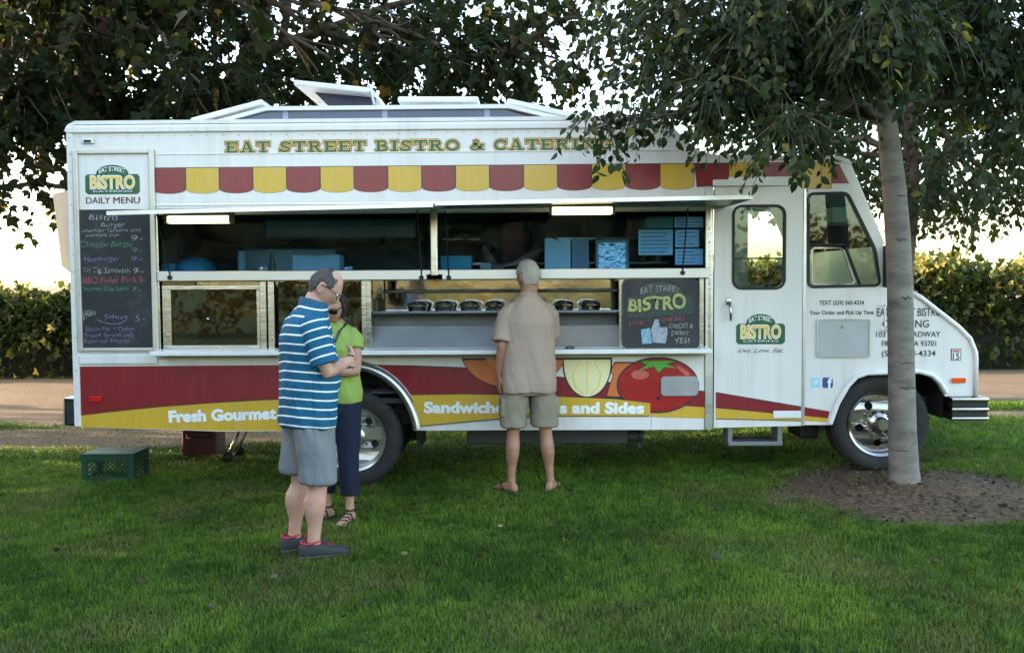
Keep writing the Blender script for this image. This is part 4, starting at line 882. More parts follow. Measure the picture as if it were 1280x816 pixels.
blA = [B(800, 10, 60, 38, 7.0, 30), B(765, 70, 32, 26, 6.8, 7), B(745, 163, 22, 7, 6.3, 8), B(790, 150, 24, 9, 6.3, 9), B(820, 100, 38, 24, 6.5, 14), B(880, 35, 75, 55, 6.6, 90), B(855, 105, 40, 22, 6.6, 17), B(905, 130, 42, 26, 6.3, 38), B(955, 80, 62, 48, 6.4, 86), B(985, 165, 20, 24, 5.9, 26), B(1000, 30, 80, 55, 6.6, 100), B(1045, 65, 50, 40, 6.9, 50), B(1090, 15, 80, 50, 6.4, 80), B(1160, 20, 75, 55, 6.8, 80), B(1190, 100, 40, 35, 7.3, 36), B(1225, 80, 60, 60, 6.8, 60), B(1270, 30, 60, 70, 6.6, 70), B(1275, 170, 40, 40, 6.8, 24), B(1020, 165, 18, 14, 6.2, 9), B(1095, 45, 55, 30, 5.9, 34), B(1150, 60, 50, 30, 6.0, 26), B(1060, 95, 30, 16, 6.1, 12), B(1320, 110, 60, 100, 6.7, 60)]
over = [B(950, -120, 160, 90, 6.6, 130), B(1120, -170, 180, 120, 6.4, 150), B(1280, -120, 120, 110, 6.6, 110), B(800, -60, 80, 60, 7, 50), B(1100, -330, 160, 110, 6.6, 80), B(1000, -80, 120, 80, 5.4, 60), B(1200, -60, 120, 90, 7.9, 70)]
for (c, r, n) in blA+over:
    src = pts[11] if c[2] < pts[10].z+.3 else (pts[12] if c[2] < 3.6 else pts[14])
    q = limb(lb, src, (c[0], c[1], c[2]+r[2]*.3), .028, .007, -.12, 7, .05)
    for k in range(3): limb(lb, q[4], (c[0]+rng.normal()*r[0]*.6, c[1]+rng.normal()*r[1]*.6, c[2]+rng.normal()*r[2]*.5), .01, .004, -.03, 4, .05)
V, Fc, lv = twigs([(c, r, n*1.6) for c, r, n in blA]+over, 9, .071, .34, .7, lb)
lb.build('branches', mat('dark_grey_bark', (.085, .07, .056), .9, var=.3, scale=8), ta, True)
np_mesh('crown', V, Fc, LA, ta, {'lv': lv})

# ---- trees behind the truck
def back_tree(label, trunks, blobs, size, per, droop, length, lobed, leafm, bark, limbs_n=3, name='shade_tree'):
    t = empty(name, label, 'tree'); mb = MB(); lbm = MB()
    nodes = []
    for poly in trunks:
        P = [U(x, y, D-CAM_D) for x, y, D, r in poly]; mb.tube(P, [r for *_, r in poly], 12); nodes += P[1:]
    mb.build('trunk', bark, t, True)
    for c, r, n in blobs:
        src = min(nodes, key=lambda p: (p-Vector(c)).length); q = limb(lbm, src, c, .05, .015, -.1, 6, .05)
        for k in range(limbs_n): limb(lbm, q[4], (c[0]+rng.normal()*r[0]*.5, c[1]+rng.normal()*r[1]*.5, c[2]+rng.normal()*r[2]*.5), .018, .006, -.05, 4, .06)
    V, Fc, lv = twigs(blobs, per, size, length, droop, lbm, lobed)
    lbm.build('branches', bark, t, True); np_mesh('crown', V, Fc, leafm, t, {'lv': lv}); return t
def base_of(px, D): p = U(px, 400, D-CAM_D); return (px, 354+(CAM_H+.05)/D*F_PX, D)
blL = []
for i in range(46):
    px = -160+rng.random()*800; py = -110+rng.random()*230
    blL.append(B(px, py, 75, 60, 11.0+rng.random()*3.5, 40 if px < 330 else 26))
blL += [B(20, 130, 60, 40, 11, 46), B(40, 205, 36, 22, 11, 13), B(15, 235, 34, 14, 11, 12), B(55, 165, 30, 26, 11.5, 16), B(-60, 200, 50, 60, 11, 30), B(70, 130, 60, 40, 12, 60), B(230, 130, 70, 40, 12.5, 80), B(340, 125, 70, 35, 12.5, 70), B(150, 140, 60, 30, 12.5, 60), B(450, 100, 60, 40, 12, 42), B(560, 80, 60, 40, 12, 32), B(640, 80, 50, 40, 12, 24), B(690, 55, 45, 40, 12, 18), B(700, 95, 35, 24, 11.8, 12), B(640, 10, 80, 50, 12, 32), B(600, 60, 70, 50, 12.5, 30), B(70, 235, 8, 20, 11.5, 3), B(256, -22, 12, 14, 6.6, 4), B(272, -40, 12, 14, 6.6, 3)]
trL = [[(*base_of(135, 12.), .2), (118, 250, 12., .16), (104, 150, 12., .14), (106, 90, 12., .125), (100, 40, 12.05, .1), (92, -30, 12.1, .07), (80, -140, 12.2, .04)], [(106, 92, 12., .1), (122, 50, 11.9, .07), (142, 10, 11.8, .055), (180, -60, 11.7, .04)], [(104, 158, 12., .09), (75, 140, 11.9, .07), (40, 118, 11.8, .06), (-10, 100, 11.6, .05), (-80, 60, 11.5, .03)], [(104, 160, 12., .08), (150, 140, 12.4, .08), (146, 90, 12.4, .07), (130, 20, 12.4, .05)]]
back_tree('wide dark leafy tree with forked brown trunk behind the rear of the truck', trL, blL[:34]+blL[46:57]+blL[-3:], .13, 9, .55, .6, True, LC, BARKC)
trM = [[(*base_of(250, 13), .2), (255, 250, 13, .17), (262, 140, 13, .15), (300, 90, 13, .12), (330, 20, 13, .09), (350, -100, 13, .05)], [(320, 75, 13, .09), (352, 55, 12.8, .075), (400, 40, 12.7, .06), (480, 10, 12.5, .05), (600, -20, 12.3, .03)], [(352, 56, 12.8, .06), (360, 10, 12.8, .05), (364, -60, 12.8, .04)], [(400, 40, 12.7, .05), (520, 70, 12.2, .04), (640, 70, 12, .025)]]
back_tree('shade tree whose yellow-tinged branches spread above the roof vents', trM, blL[34:46]+blL[57:-3]+[B(480, 20, 90, 60, 12.4, 44), B(420, 90, 70, 45, 12.6, 44), B(520, 40, 80, 50, 12.2, 34), B(720, 20, 30, 30, 11.8, 14)], .125, 9, .6, .6, True, leaf_mat('leaf_yellow_tinged', (.009, .016, .005), (.028, .037, .010), (.3, .2, .04), .42, .12), BARKC)
blR = []
for px, py, rx, ry, n in ((900, 120, 60, 70, 60), (960, 170, 60, 60, 70), (1020, 120, 70, 80, 90), (1090, 190, 60, 70, 80), (1160, 150, 70, 80, 90), (1180, 230, 60, 40, 70), (1240, 200, 60, 70, 80), (1230, 262, 50, 20, 26), (1165, 262, 26, 18, 10), (1275, 268, 30, 16, 12), (1120, 60, 90, 70, 90), (980, 40, 90, 60, 80), (1260, 80, 70, 90, 80), (1330, 160, 60, 120, 80), (1060, 240, 50, 40, 44), (900, 40, 60, 50, 36), (1100, -90, 220, 90, 120), (1000, 215, 60, 30, 34)):
    blR.append(B(px, py, rx, ry, 11.5+rng.random()*2, n))
trR = [[(*base_of(1128, 12), .12), (1132, 330, 12, .1), (1138, 270, 12, .1), (1140, 200, 12, .09), (1135, 100, 12, .08), (1130, -40, 12, .05)], [(1150, 250, 12, .09), (1190, 180, 12, .06), (1250, 80, 12, .04)]]
back_tree('dark dense tree standing beyond the cab, behind the young tree', trR, blR, .11, 9, .6, .5, False, LA, BARKC)

# ---- hedges beyond the path
def hedge(label, x0, x1, yc, h, dep, n, seed):
    t = empty('hedge', label, 'hedge', (0, 0, 0)); r = np.random.default_rng(seed)
    # inner mass: a lumpy dark shell added so the hedge is not see-through
    nu, nv = 70, 14; V = []; 
    for i in range(nu):
        x = x0+(x1-x0)*i/(nu-1)
        for j in range(nv):
            a = math.pi*j/(nv-1); rr = .8+.22*float(fbm(x*.9+j*.35, j*.5+seed, 3)-.5)*2
            V.append((x, yc-math.cos(a)*dep*.5*rr, max(-.05, (h*.9)*rr*max(0, math.sin(a))**.55)))
    Fq = [(i*nv+j, i*nv+j+1, (i+1)*nv+j+1, (i+1)*nv+j) for i in range(nu-1) for j in range(nv-1)]
    MB().add(V, Fq).build('dark_core', mat('hedge_core', (.012, .016, .007), .95, var=.3, bump=.5), t)
    X_ = x0+(x1-x0)*r.random(n); a = np.pi*(r.random(n)**.8)*.75
    bump_ = fbm(X_*1.1+seed, a*2.2, 4); rr = .72+.5*bump_+.06*r.normal(size=n)
    Y = yc-np.cos(a)*dep*.55*rr; Z = h*rr*np.sin(a)**.5*(.98); Z = np.where(a < .25, r.random(n)*h*.5, Z)+0.02
    sel = r.random(n) < .12; Z = Z+sel*r.random(n)*.22
    Dr = np.stack([r.normal(size=n)*.6, -np.cos(a)+r.normal(size=n)*.4, np.sin(a)*.6-.4+r.normal(size=n)*.4], 1)
    tone = np.clip((bump_-.5)*1.6+.42+r.normal(0, .17, n), 0, 1)
    V, Fc, lv = leaf_arrays(np.stack([X_, Y, Z], 1), Dr, .13, True, tone)
    np_mesh('foliage', V, Fc, LH, t, {'lv': lv}); return t
hl = G(40, 472); hr = G(1250, 462)
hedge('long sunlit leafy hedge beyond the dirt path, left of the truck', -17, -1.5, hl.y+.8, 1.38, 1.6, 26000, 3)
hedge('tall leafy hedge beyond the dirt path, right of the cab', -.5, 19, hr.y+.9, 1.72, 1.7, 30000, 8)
# ---- orchard rows out to the left and behind the camera: they shade the lawn and show in the steel
def orchard(rows, size, n, nm):
    V, Fc, lv = twigs(rows, 7, size, .9, .4, None, False)
    o = np_mesh(nm, V, Fc, n, None, {'lv': lv}); o['kind'] = 'stuff'; tag(o, 'mass of orchard foliage beyond the lawn, leaves coloured golden as if sunlit' if 'gold' in nm else 'mass of green orchard foliage beside the lawn', 'trees'); return o
rows = [((-10.5-rng.random()*1.6, y, z), (1.5, 1.2, 1.3), 290 if y < 2 else 70) for y in np.arange(-13, 5.6, 1.7) for z in (1.2, 3.4, 5.6)]
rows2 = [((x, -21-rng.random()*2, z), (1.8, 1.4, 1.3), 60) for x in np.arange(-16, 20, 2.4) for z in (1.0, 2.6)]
orchard(rows, .26, LH, 'orchard_foliage'); orchard(rows2, .26, leaf_mat('leaf_sunlit_gold', (.05, .05, .015), (.22, .15, .035), (.45, .3, .07), .4), 'golden_foliage')  # gold in the leaf colour stands in for warm sunlight mirrored by the steel
# dry leaves and chips on the mulch and lawn
def litter(n, gen, size, name, label, cols):
    pts_ = np.array([gen() for _ in range(n)]); D_ = rng.normal(size=(n, 3)); D_[:, 2] *= .25
    V, Fc, lv = leaf_arrays(pts_, D_, size, False); o = np_mesh(name, V, Fc, cols, None, {'lv': lv}); o['kind'] = 'stuff'; tag(o, label, 'fallen leaves'); return o
def g1():
    a = rng.random()*6.283; r = .95*math.sqrt(rng.random()); x, y = TREE_P.x+r*math.cos(a), TREE_P.y+r*math.sin(a); return (x, y, gz1(x, y)+.07*math.exp(-(r/.5)**2)+.02)
def g2():
    y = -3.2+rng.random()*5; x = (rng.random()*2-1)*(y+CAM_D)*.6; return (x, y, gz1(x, y)+.04)
LD = leaf_mat('dry_leaf', (.03, .022, .015), (.1, .07, .04), (.3, .25, .13), .1)
litter(420, g1, .036, 'mulch_litter', 'scattered bark chips and dry leaves around the young tree trunk', LD)
litter(110, g2, .045, 'lawn_litter', 'dry fallen leaves scattered over the lawn', LD)
# ------------------------------------------------------------------ people
def skin_mat(name, c):
    m = mat(name, c, .55, var=.2, scale=9, dirt=(c[0]*.9, c[1]*.55, c[2]*.5), dscale=5, damt=.6, bump=.05, bscale=120); b = m.node_tree.nodes['Principled BSDF']
    b.inputs['Subsurface Weight'].default_value = .12; b.inputs['Subsurface Radius'].default_value = (.012, .005, .003); b.inputs['Subsurface Scale'].default_value = .6; return m
SK1, SK2, SK3 = skin_mat('skin_light', (.48, .27, .2)), skin_mat('skin_tan', (.36, .18, .115)), skin_mat('skin_mid', (.42, .23, .16))
def loft(mb, rings, n=22):
    """rings: (centre, half width vector, half depth vector, squareness)"""
    vs = []
    for c, u, v, p in rings:
        c, u, v = Vector(c), Vector(u), Vector(v)
        for k in range(n):
            t = 2*math.pi*k/n; a, b = math.cos(t), math.sin(t); e = 2/p
            vs.append(c+u*math.copysign(abs(a)**e, a)+v*math.copysign(abs(b)**e, b))
    m = len(rings)
    mb.add(vs, [(i*n+k, i*n+(k+1) % n, (i+1)*n+(k+1) % n, (i+1)*n+k) for i in range(m-1) for k in range(n)]+[tuple(range(n-1, -1, -1)), tuple(range((m-1)*n, m*n))])
def remesh(mb, vox, it=4, fac=.5):
    me = bpy.data.meshes.new('r'); me.from_pydata(mb.v, [], mb.f)
    bm = bmesh.new(); bm.from_mesh(me); bmesh.ops.recalc_face_normals(bm, faces=bm.faces[:]); bm.to_mesh(me); bm.free()
    o = bpy.data.objects.new('r', me); COL.objects.link(o)
    r = o.modifiers.new('r', 'REMESH'); r.mode = 'VOXEL'; r.voxel_size = vox
    if it: s = o.modifiers.new('s', 'SMOOTH'); s.factor = fac; s.iterations = it
    dg = bpy.context.evaluated_depsgraph_get(); out = bpy.data.meshes.new_from_object(o.evaluated_get(dg)); bpy.data.objects.remove(o); bpy.data.meshes.remove(me)
    return out
def co_of(me):
    a = np.empty(len(me.vertices)*3); me.vertices.foreach_get('co', a); return a.reshape(-1, 3)
def no_of(me):
    a = np.empty(len(me.vertices)*3); me.vertices.foreach_get('normal', a); return a.reshape(-1, 3)
def wrinkle(me, amp, f=9., seed=0, stretch=(1, 1, .45)):
    c = co_of(me); n = no_of(me); s = np.array(stretch)*f
    ang = np.arctan2(c[:, 1]-c[:, 1].mean(), c[:, 0]-c[:, 0].mean())
    k = fbm(ang*f*.32+c[:, 2]*f*.5+seed, c[:, 2]*s[2]+seed*3+ang, 4)-.5
    k2 = 1-np.abs(fbm(c[:, 0]*f+c[:, 2]*f*.6+seed, c[:, 1]*f-c[:, 2]*f*.4, 3)-.5)*4
    c = c+n*(amp*(k*1.6+.45*k2))[:, None]; me.vertices.foreach_set('co', c.ravel()); me.update()
def put(name, me, m, parent): me.materials.clear(); return link(name, me, m, parent, True)
def hand(mb, wr, d, nrm, curl=.35, side=1, s=1.0):
    """palm and five fingers; d points along the fingers, nrm out of the back of the hand"""
    wr, d, nrm = Vector(wr), Vector(d).normalized(), Vector(nrm); nrm = (nrm-d*nrm.dot(d)).normalized(); l = d.cross(nrm)*side
    loft(mb, [(wr-d*.01, l*.024*s, nrm*.019*s, 2.2), (wr+d*.03*s, l*.035*s, nrm*.017*s, 2.5), (wr+d*.075*s, l*.041*s, nrm*.015*s, 2.6), (wr+d*.095*s, l*.037*s, nrm*.011*s, 2.4)], 16)
    for i, (off, L_) in enumerate(((-.031, .066), (-.0105, .076), (.0105, .072), (.031, .057))):
        p = wr+d*.085*s+l*off*s; pts = [p]; dd = d.copy(); 
        for j, q in enumerate((.42, .32, .26)):
            dd = (dd-nrm*(curl*(.5+.45*j))).normalized(); pts.append(pts[-1]+dd*L_*q*s+l*off*.06)
        mb.tube(pts, [.0098*s, .0092*s, .0084*s, .006*s], 9)
    p = wr+d*.025*s-l*.03*s
    mb.tube([p, p+(d*.6-l*.75-nrm*.2)*.032*s, p+(d*1.25-l*.85-nrm*.55)*.036*s, p+(d*1.75-l*.7-nrm*.8)*.042*s], [.014*s, .0115*s, .0105*s, .007*s], 9)
def head(mb, c, M, s=1.0, fem=False):
    """head with brow, nose, lips, chin and ears; M is its rotation; returns the local grid used for hair"""
    nu, nv = 56, 40; loc = []
    for j in range(nv+1):
        ph = -math.pi/2+math.pi*j/nv
        for i in range(nu):
            t = 2*math.pi*i/nu; loc.append((math.cos(ph)*math.cos(t), math.cos(ph)*math.sin(t), math.sin(ph)))
    P = np.array(loc); x, y, z = P[:, 0]*.075, P[:, 1]*.097, P[:, 2]*.117
    t = np.clip(-z/.117, 0, 1); x = x*(1-(.30 if fem else .22)*t**1.3); y = np.where(y > 0, y*(1-.5*t), y*(1-.10*t))
    fr = np.clip(-P[:, 1], 0, 1)
    y = y+.006*(fr > .5)*(fr-.5)*2
    g = lambda a, b, w_: np.exp(-((a-b)/w_)**2)
    y = y-fr*(.027*g(x, 0, .0125)*np.where(z > -.03, g(z, -.03, .030), g(z, -.03, .010))+.006*g(z, .026, .011)*g(x, 0, .05)+.007*g(x, 0, .024)*g(z, -.064, .009)+.010*g(x, 0, .028)*g(z, -.1, .017))
    y = y+fr*.010*(g(x, .032, .014)+g(x, -.032, .014))*g(z, .006, .011)+fr*.004*g(z, -.055, .003)*g(x, 0, .022)
    L_ = np.stack([x, y, z], 1)*s
    Fq = [(j*nu+i, j*nu+(i+1) % nu, (j+1)*nu+(i+1) % nu, (j+1)*nu+i) for j in range(nv) for i in range(nu)]
    Wd = (np.array(M) @ L_.T).T+np.array(c)
    mb.add([tuple(p) for p in Wd], Fq)
    for sx in (-1, 1):
        e = MB(); ev = []
        for k in range(13):
            a = 2*math.pi*k/12; ev.append(Vector((sx*(.074+.006*math.cos(a*1)), .012+.017*math.cos(a), -.006+.03*math.sin(a)))*s)
        pts = [Vector(c)+M @ p for p in ev]; mb.tube(pts, .0065*s, 7)
        q = Vector(c)+M @ (Vector((sx*.07, .012, -.006))*s); r = M @ Vector((.006*s, 0, 0)); loft(mb, [(q-r, M @ Vector((0, .014*s, 0)), M @ Vector((0, 0, .026*s)), 2), (q+r*1.1, M @ Vector((0, .014*s, 0)), M @ Vector((0, 0, .026*s)), 2)], 12)
    return L_, Fq
def hair_shell(name, L_, Fq, c, M, cond, thick, m, parent, rough=.004, seed=1, strands=2600, slen=.016):
    k = np.clip(cond(L_[:, 0]+.012*(fbm(L_[:, 1]*90+5, L_[:, 2]*90+5, 2)-.5), L_[:, 1]+.014*(fbm(L_[:, 0]*80+50, L_[:, 2]*80+5, 2)-.5), L_[:, 2]+.014*(fbm(L_[:, 1]*80+15, L_[:, 0]*80+35, 2)-.5)), 0, 1); nrm = L_/np.linalg.norm(L_, axis=1, keepdims=True)
    ns = fbm(L_[:, 0]*70+seed+9, L_[:, 2]*70+L_[:, 1]*40+9, 3)-.5
    ear = (np.abs(L_[:, 0]) > .058)*sstep(-.016, -.006, L_[:, 1])*sstep(.04, .032, L_[:, 1])*sstep(.034, .024, L_[:, 2]); k = k*(1-ear*(thick < .015))
    out = L_+nrm*((k*thick+(k > .05)*rough*ns*2)-(k <= .02)*.012)[:, None]
    keep = [f for f in Fq if max(k[i] for i in f) > .02]
    Wd = (np.array(M) @ out.T).T+np.array(c); mb = MB(); mb.add([tuple(p) for p in Wd], keep)
    o = mb.build(name, m, parent, True)
    bm = bmesh.new(); bm.from_mesh(o.data); bmesh.ops.delete(bm, geom=[v for v in bm.verts if not v.link_faces], context='VERTS'); bmesh.ops.subdivide_edges(bm, edges=bm.edges[:], cuts=1, use_grid_fill=True)
    for v in bm.verts: v.co += v.normal*float(rng.normal())*rough*.5
    bm.normal_update(); vv = [v for v in bm.verts]; Mw = Matrix(M); sw_d = Mw @ Vector((0, .6, -1))
    for v in [vv[int(rng.random()*len(vv))] for _ in range(strands)]:
        nn = v.normal.copy(); d_ = (sw_d-nn*sw_d.dot(nn)).normalized()*.9+nn*.42+Vector(rng.normal(size=3))*.35; d_.normalize(); sd = d_.cross(nn).normalized()*.0011
        p = v.co-nn*.003; L2 = slen*(.6+.8*rng.random()); a_, b_, c_ = bm.verts.new(p-sd), bm.verts.new(p+sd), bm.verts.new(p+d_*L2); bm.faces.new((a_, b_, c_))
    bm.to_mesh(o.data); bm.free(); o.data.polygons.foreach_set('use_smooth', [True]*len(o.data.polygons)); return o
def leg(mb, hip, knee, ankle, s=1.0, calf=1.0):
    hip, knee, ankle = map(Vector, (hip, knee, ankle)); d1 = (hip-knee); d2 = (knee-ankle); X_ = Vector((1, 0, 0)); Y_ = Vector((0, 1, 0))
    R = [(hip, .085, .09), (knee+d1*.55, .076, .08), (knee+d1*.2, .058, .062), (knee, .052, .056), (knee-d2*.12, .049, .052), (knee-d2*.3, .052*calf, .060*calf), (knee-d2*.45, .050*calf, .056*calf), (knee-d2*.7, .036, .04), (knee-d2*.92, .031, .036), (ankle, .034, .042)]
    loft(mb, [(c+Y_*(.012*(i in (5, 6))), X_*a*s, Y_*b*s, 2.1) for i, (c, a, b) in enumerate(R)], 18)
def foot(mb, ankle, d, s=1.0):
    a, d = Vector(ankle), Vector(d).normalized(); l = d.cross(Vector((0, 0, 1))); up = Vector((0, 0, 1)); z0 = a.z-.085
    for q, wd, h in (((-.05), .028, .05),): pass
    rings = [(-.062, .020, .020, .03), (-.045, .030, .036, .04), (0, .033, .05, .052), (.05, .036, .036, .04), (.11, .044, .026, .028), (.155, .043, .02, .022), (.185, .034, .013, .015)]
    loft(mb, [(Vector((a.x, a.y, z0))+d*q*s+up*hh*s, l*wd*s, up*h*s, 2.3) for q, wd, h, hh in rings], 16)
    for k in range(5):
        p = Vector((a.x, a.y, z0))+d*(.165-.010*abs(k-1.2)**1.3)*s+l*(-.034+.017*k)*s+up*.014*s; mb.tube([p, p+d*.022*s, p+d*.04*s-up*.003], [.0105*s, .0105*s, .007*s], 8)
def arm(mb, sh, el, wr, s=1.0):
    sh, el, wr = map(Vector, (sh, el, wr)); d1, d2 = el-sh, wr-el
    mb.tube([sh+d1*.04, sh+d1*.3, sh+d1*.65, sh+d1*.9, el, el+d2*.15, el+d2*.35, el+d2*.7, el+d2*.93, wr], [r*s for r in (.044, .05, .046, .041, .040, .042, .043, .034, .026, .026)], 16)
def shoe(parent, ankle, d, body_m, sole_m, trim_m, s=1.0):
    a, d = Vector(ankle), Vector(d).normalized(); l = d.cross(Vector((0, 0, 1))); up = Vector((0, 0, 1)); z0 = a.z-.088; o = Vector((a.x, a.y, z0)); mb = MB()
    R = [(-.082, .024, .03, .045), (-.065, .036, .046, .055), (-.02, .041, .05, .058), (.03, .043, .042, .05), (.09, .05, .032, .04), (.15, .05, .026, .034), (.19, .04, .02, .028), (.205, .02, .012, .024)]
    loft(mb, [(o+d*q*s+up*hh*s, l*wd*s, up*h*s, 2.6) for q, wd, h, hh in R], 18)
    sh = put('shoe', remesh(mb, .006, 2), body_m, parent)
    mb = MB(); loft(mb, [(o+d*q*s+up*.014*s, l*(wd+.004)*s, up*.014*s, 4) for q, wd, h, hh in R], 18); put('sole', remesh(mb, .006, 1), sole_m, sh)
    pts = [o+up*(.098+.004*math.sin(2*t))*s+d*(-.018+.052*math.cos(t))*s+l*.039*math.sin(t)*s for t in np.linspace(0, 2*math.pi, 21)]
    MB().tube(pts, .007*s, 7).build('collar', trim_m, sh, True)
    mb = MB()
    for k in range(4):
        q = .035+.025*k; h = .096-.009*k; mb.tube([o+d*q*s+l*.03*s+up*(h-.022)*s, o+d*(q+.006)*s+up*(h+.004)*s, o+d*q*s-l*.03*s+up*(h-.022)*s], .0042*s, 6)
    mb.build('laces', trim_m, sh, True); return sh
def stripe_mat(name, base, stripe, period, width, off=0.):
    m = mat(name, base, .85, var=.12, scale=20, bump=.15, bscale=250, spec=.2); nt = m.node_tree; L = nt.links.new; b = nt.nodes['Principled BSDF']
    src = b.inputs['Base Color'].links[0].from_socket; a = N(nt, 'ShaderNodeAttribute', attribute_name='band')
    ad = N(nt, 'ShaderNodeMath', operation='ADD'); ad.inputs[1].default_value = off; L(a.outputs['Fac'], ad.inputs[0])
    dv = N(nt, 'ShaderNodeMath', operation='DIVIDE'); dv.inputs[1].default_value = period; L(ad.outputs[0], dv.inputs[0])
    fr = N(nt, 'ShaderNodeMath', operation='FRACT'); L(dv.outputs[0], fr.inputs[0]); lt = N(nt, 'ShaderNodeMath', operation='LESS_THAN'); lt.inputs[1].default_value = width/period; L(fr.outputs[0], lt.inputs[0])
    mx = N(nt, 'ShaderNodeMix', data_type='RGBA'); L(lt.outputs[0], mx.inputs[0]); L(src, mx.inputs[6]); mx.inputs[7].default_value = (*stripe, 1); L(mx.outputs[2], b.inputs['Base Color']); return m
X1, Y1, Z1 = Vector((1, 0, 0)), Vector((0, 1, 0)), Vector((0, 0, 1))
def torso_rings(sp, wd, dp, tilt=0., sq=2.6):
    """sp: list of (y, z); wd, dp half width and depth"""
    return [(Vector((0, y, z)), X1*a, (Y1*math.cos(tl)+Z1*math.sin(tl))*b, sq) for (y, z), a, b, tl in zip(sp, wd, dp, [tilt*i/(len(sp)-1) for i in range(len(sp))])]
def seg_dist(P, a, b):
    a, b = np.array(a), np.array(b); d = b-a; t = np.clip(((P-a) @ d)/(d @ d), 0, 1.3); return np.linalg.norm(P-(a+t[:, None]*d), axis=1), t*np.linalg.norm(d)
def drop(o, loc, rz): o.location = loc; o.rotation_euler = (0, 0, rz)

# ---- man in the striped polo shirt
def man_striped():
    p = G(389, 692); P = empty('person', 'man in blue polo shirt with white stripes and grey shorts, looking down', 'person', (p.x, p.y, p.z), rad(112))
    sp = [(.0, .84), (.0, .95), (-.01, 1.08), (-.005, 1.2), (.01, 1.32), (.005, 1.42), (-.02, 1.49), (-.035, 1.53)]
    mb = MB(); loft(mb, torso_rings(sp, [.15, .165, .16, .165, .18, .17, .10, .06], [.11, .12, .125, .125, .12, .10, .07, .06]))
    Rs, Re, Rw = (-.185, .0, 1.425), (-.255, -.075, 1.135), (-.03, -.265, 1.19); Ls, Le, Lw = (.185, .0, 1.425), (.25, -.1, 1.14), (.04, -.29, 1.15)
    arm(mb, Rs, Re, Rw, 1.02); arm(mb, Ls, Le, Lw, 1.02); hand(mb, Rw, (1, -.2, .25), (-.2, -1, .1), .45, 1); hand(mb, Lw, (-1, .15, .1), (0, -1, .1), .4, -1)
    hc = Vector((0, -.112, 1.622)); M = Matrix.Rotation(rad(-18), 3, 'Z') @ Matrix.Rotation(rad(37), 3, 'X')
    mb.tube([(0, -.0, 1.44), (0, -.025, 1.51), hc+M @ Vector((0, .018, -.07))], [.068, .06, .056], 16)
    Lh, Fh = head(mb, hc, M, 1.04)
    leg(mb, (-.095, 0, .86), (-.105, -.035, .47), (-.10, -.0, .085), 1.05, 1.1); leg(mb, (.095, 0, .86), (.1, .04, .47), (.095, .09, .085), 1.05, 1.1)
    foot(mb, (-.10, -.0, .085), (.03, -1, 0), .86); foot(mb, (.095, .09, .085), (.2, -1, 0), .86)
    body = put('body', remesh(mb, .0055, 5), SK1, P)
    # shirt
    sb = MB(); loft(sb, torso_rings([(.005, .80), (.005, .86), (.0, .95), (-.01, 1.06), (-.005, 1.2), (.012, 1.32), (.01, 1.41), (-.01, 1.475), (-.028, 1.515)], [.197, .202, .202, .2, .2, .208, .195, .125, .075], [.15, .155, .16, .165, .158, .148, .12, .09, .072]), 30)
    for s_, e_ in ((Rs, Re), (Ls, Le)): s_ = Vector(s_); sb.tube([(s_.x*.5, s_.y, s_.z-.005), (s_.x*.9, s_.y, s_.z-.02)], [.06, .06], 18)
    me = remesh(sb, .009, 5); wrinkle(me, .015, 8, 3); wrinkle(me, .02, 3.6, 13)
    C = co_of(me); band = C[:, 2]+.012*np.sin(np.arctan2(C[:, 1], C[:, 0])*2)
    at = me.attributes.new('band', 'FLOAT', 'POINT'); at.data.foreach_set('value', band.astype(np.float32))
    SM = stripe_mat('striped_jersey', (.012, .095, .18), (.75, .78, .8), .0535, .0095); sh = put('polo_shirt', me, SM, P)
    for s_, e_ in ((Rs, Re), (Ls, Le)):
        s_, e_ = Vector(s_), Vector(e_); d = e_-s_; sl_ = MB(); sl_.tube([(s_.x*.72, s_.y, s_.z-.008), (s_.x*.95, s_.y, s_.z-.016), s_+d*.16, s_+d*.5, s_+d*.86], [.058, .068, .073, .074, .079], 20)
        me = remesh(sl_, .008, 5); wrinkle(me, .008, 9, 5); C = co_of(me); dist, t = seg_dist(C, s_, e_)
        u = (C-np.array(s_)) @ np.array(d.normalized()); at = me.attributes.new('band', 'FLOAT', 'POINT'); at.data.foreach_set('value', (1.40-u).astype(np.float32)); put('sleeve', me, SM, sh)
    pts = [Vector((.076*math.cos(t), -.03+.074*math.sin(t), 1.525+.022*math.sin(t))) for t in np.linspace(0, 2*math.pi, 25)]
    cb = MB(); loft(cb, [(Vector((0, -.03, 1.495)), X1*.088, Y1*.088+Z1*.01, 2), (Vector((0, -.034, 1.53)), X1*.083, Y1*.083+Z1*.02, 2), (Vector((0, -.038, 1.552)), X1*.078, Y1*.078+Z1*.024, 2)], 26); put('collar', remesh(cb, .007, 2), mat('blue_jersey', (.012, .09, .17), .85, bump=.15, bscale=250), sh)
    # shorts
    sb = MB(); loft(sb, torso_rings([(.0, .98), (0, .9), (.0, .80), (.0, .76)], [.165, .172, .172, .158], [.12, .128, .13, .125]), 26)
    for x, y, zh in ((-.1, -.035, .465), (.1, .05, .5)): loft(sb, [((x*.95, 0, .86), X1*.095, Y1*.125, 2.3), ((x*1.02, y*.5, .7), X1*.094, Y1*.113, 2.3), ((x*1.05, y, .56), X1*.094, Y1*.108, 2.3), ((x*1.06, y, zh), X1*.096, Y1*.108, 2.3)], 22)
    me = remesh(sb, .009, 3); wrinkle(me, .014, 8, 9); wrinkle(me, .016, 4.5, 19); put('shorts', me, mat('grey_cotton', (.17, .175, .19), .9, var=.12, bump=.2, bscale=200, spec=.2), P)
    ch = mat('charcoal_mesh', (.028, .028, .032), .75, bump=.3, bscale=160); rd = mat('red_trim', (.42, .02, .03), .6)
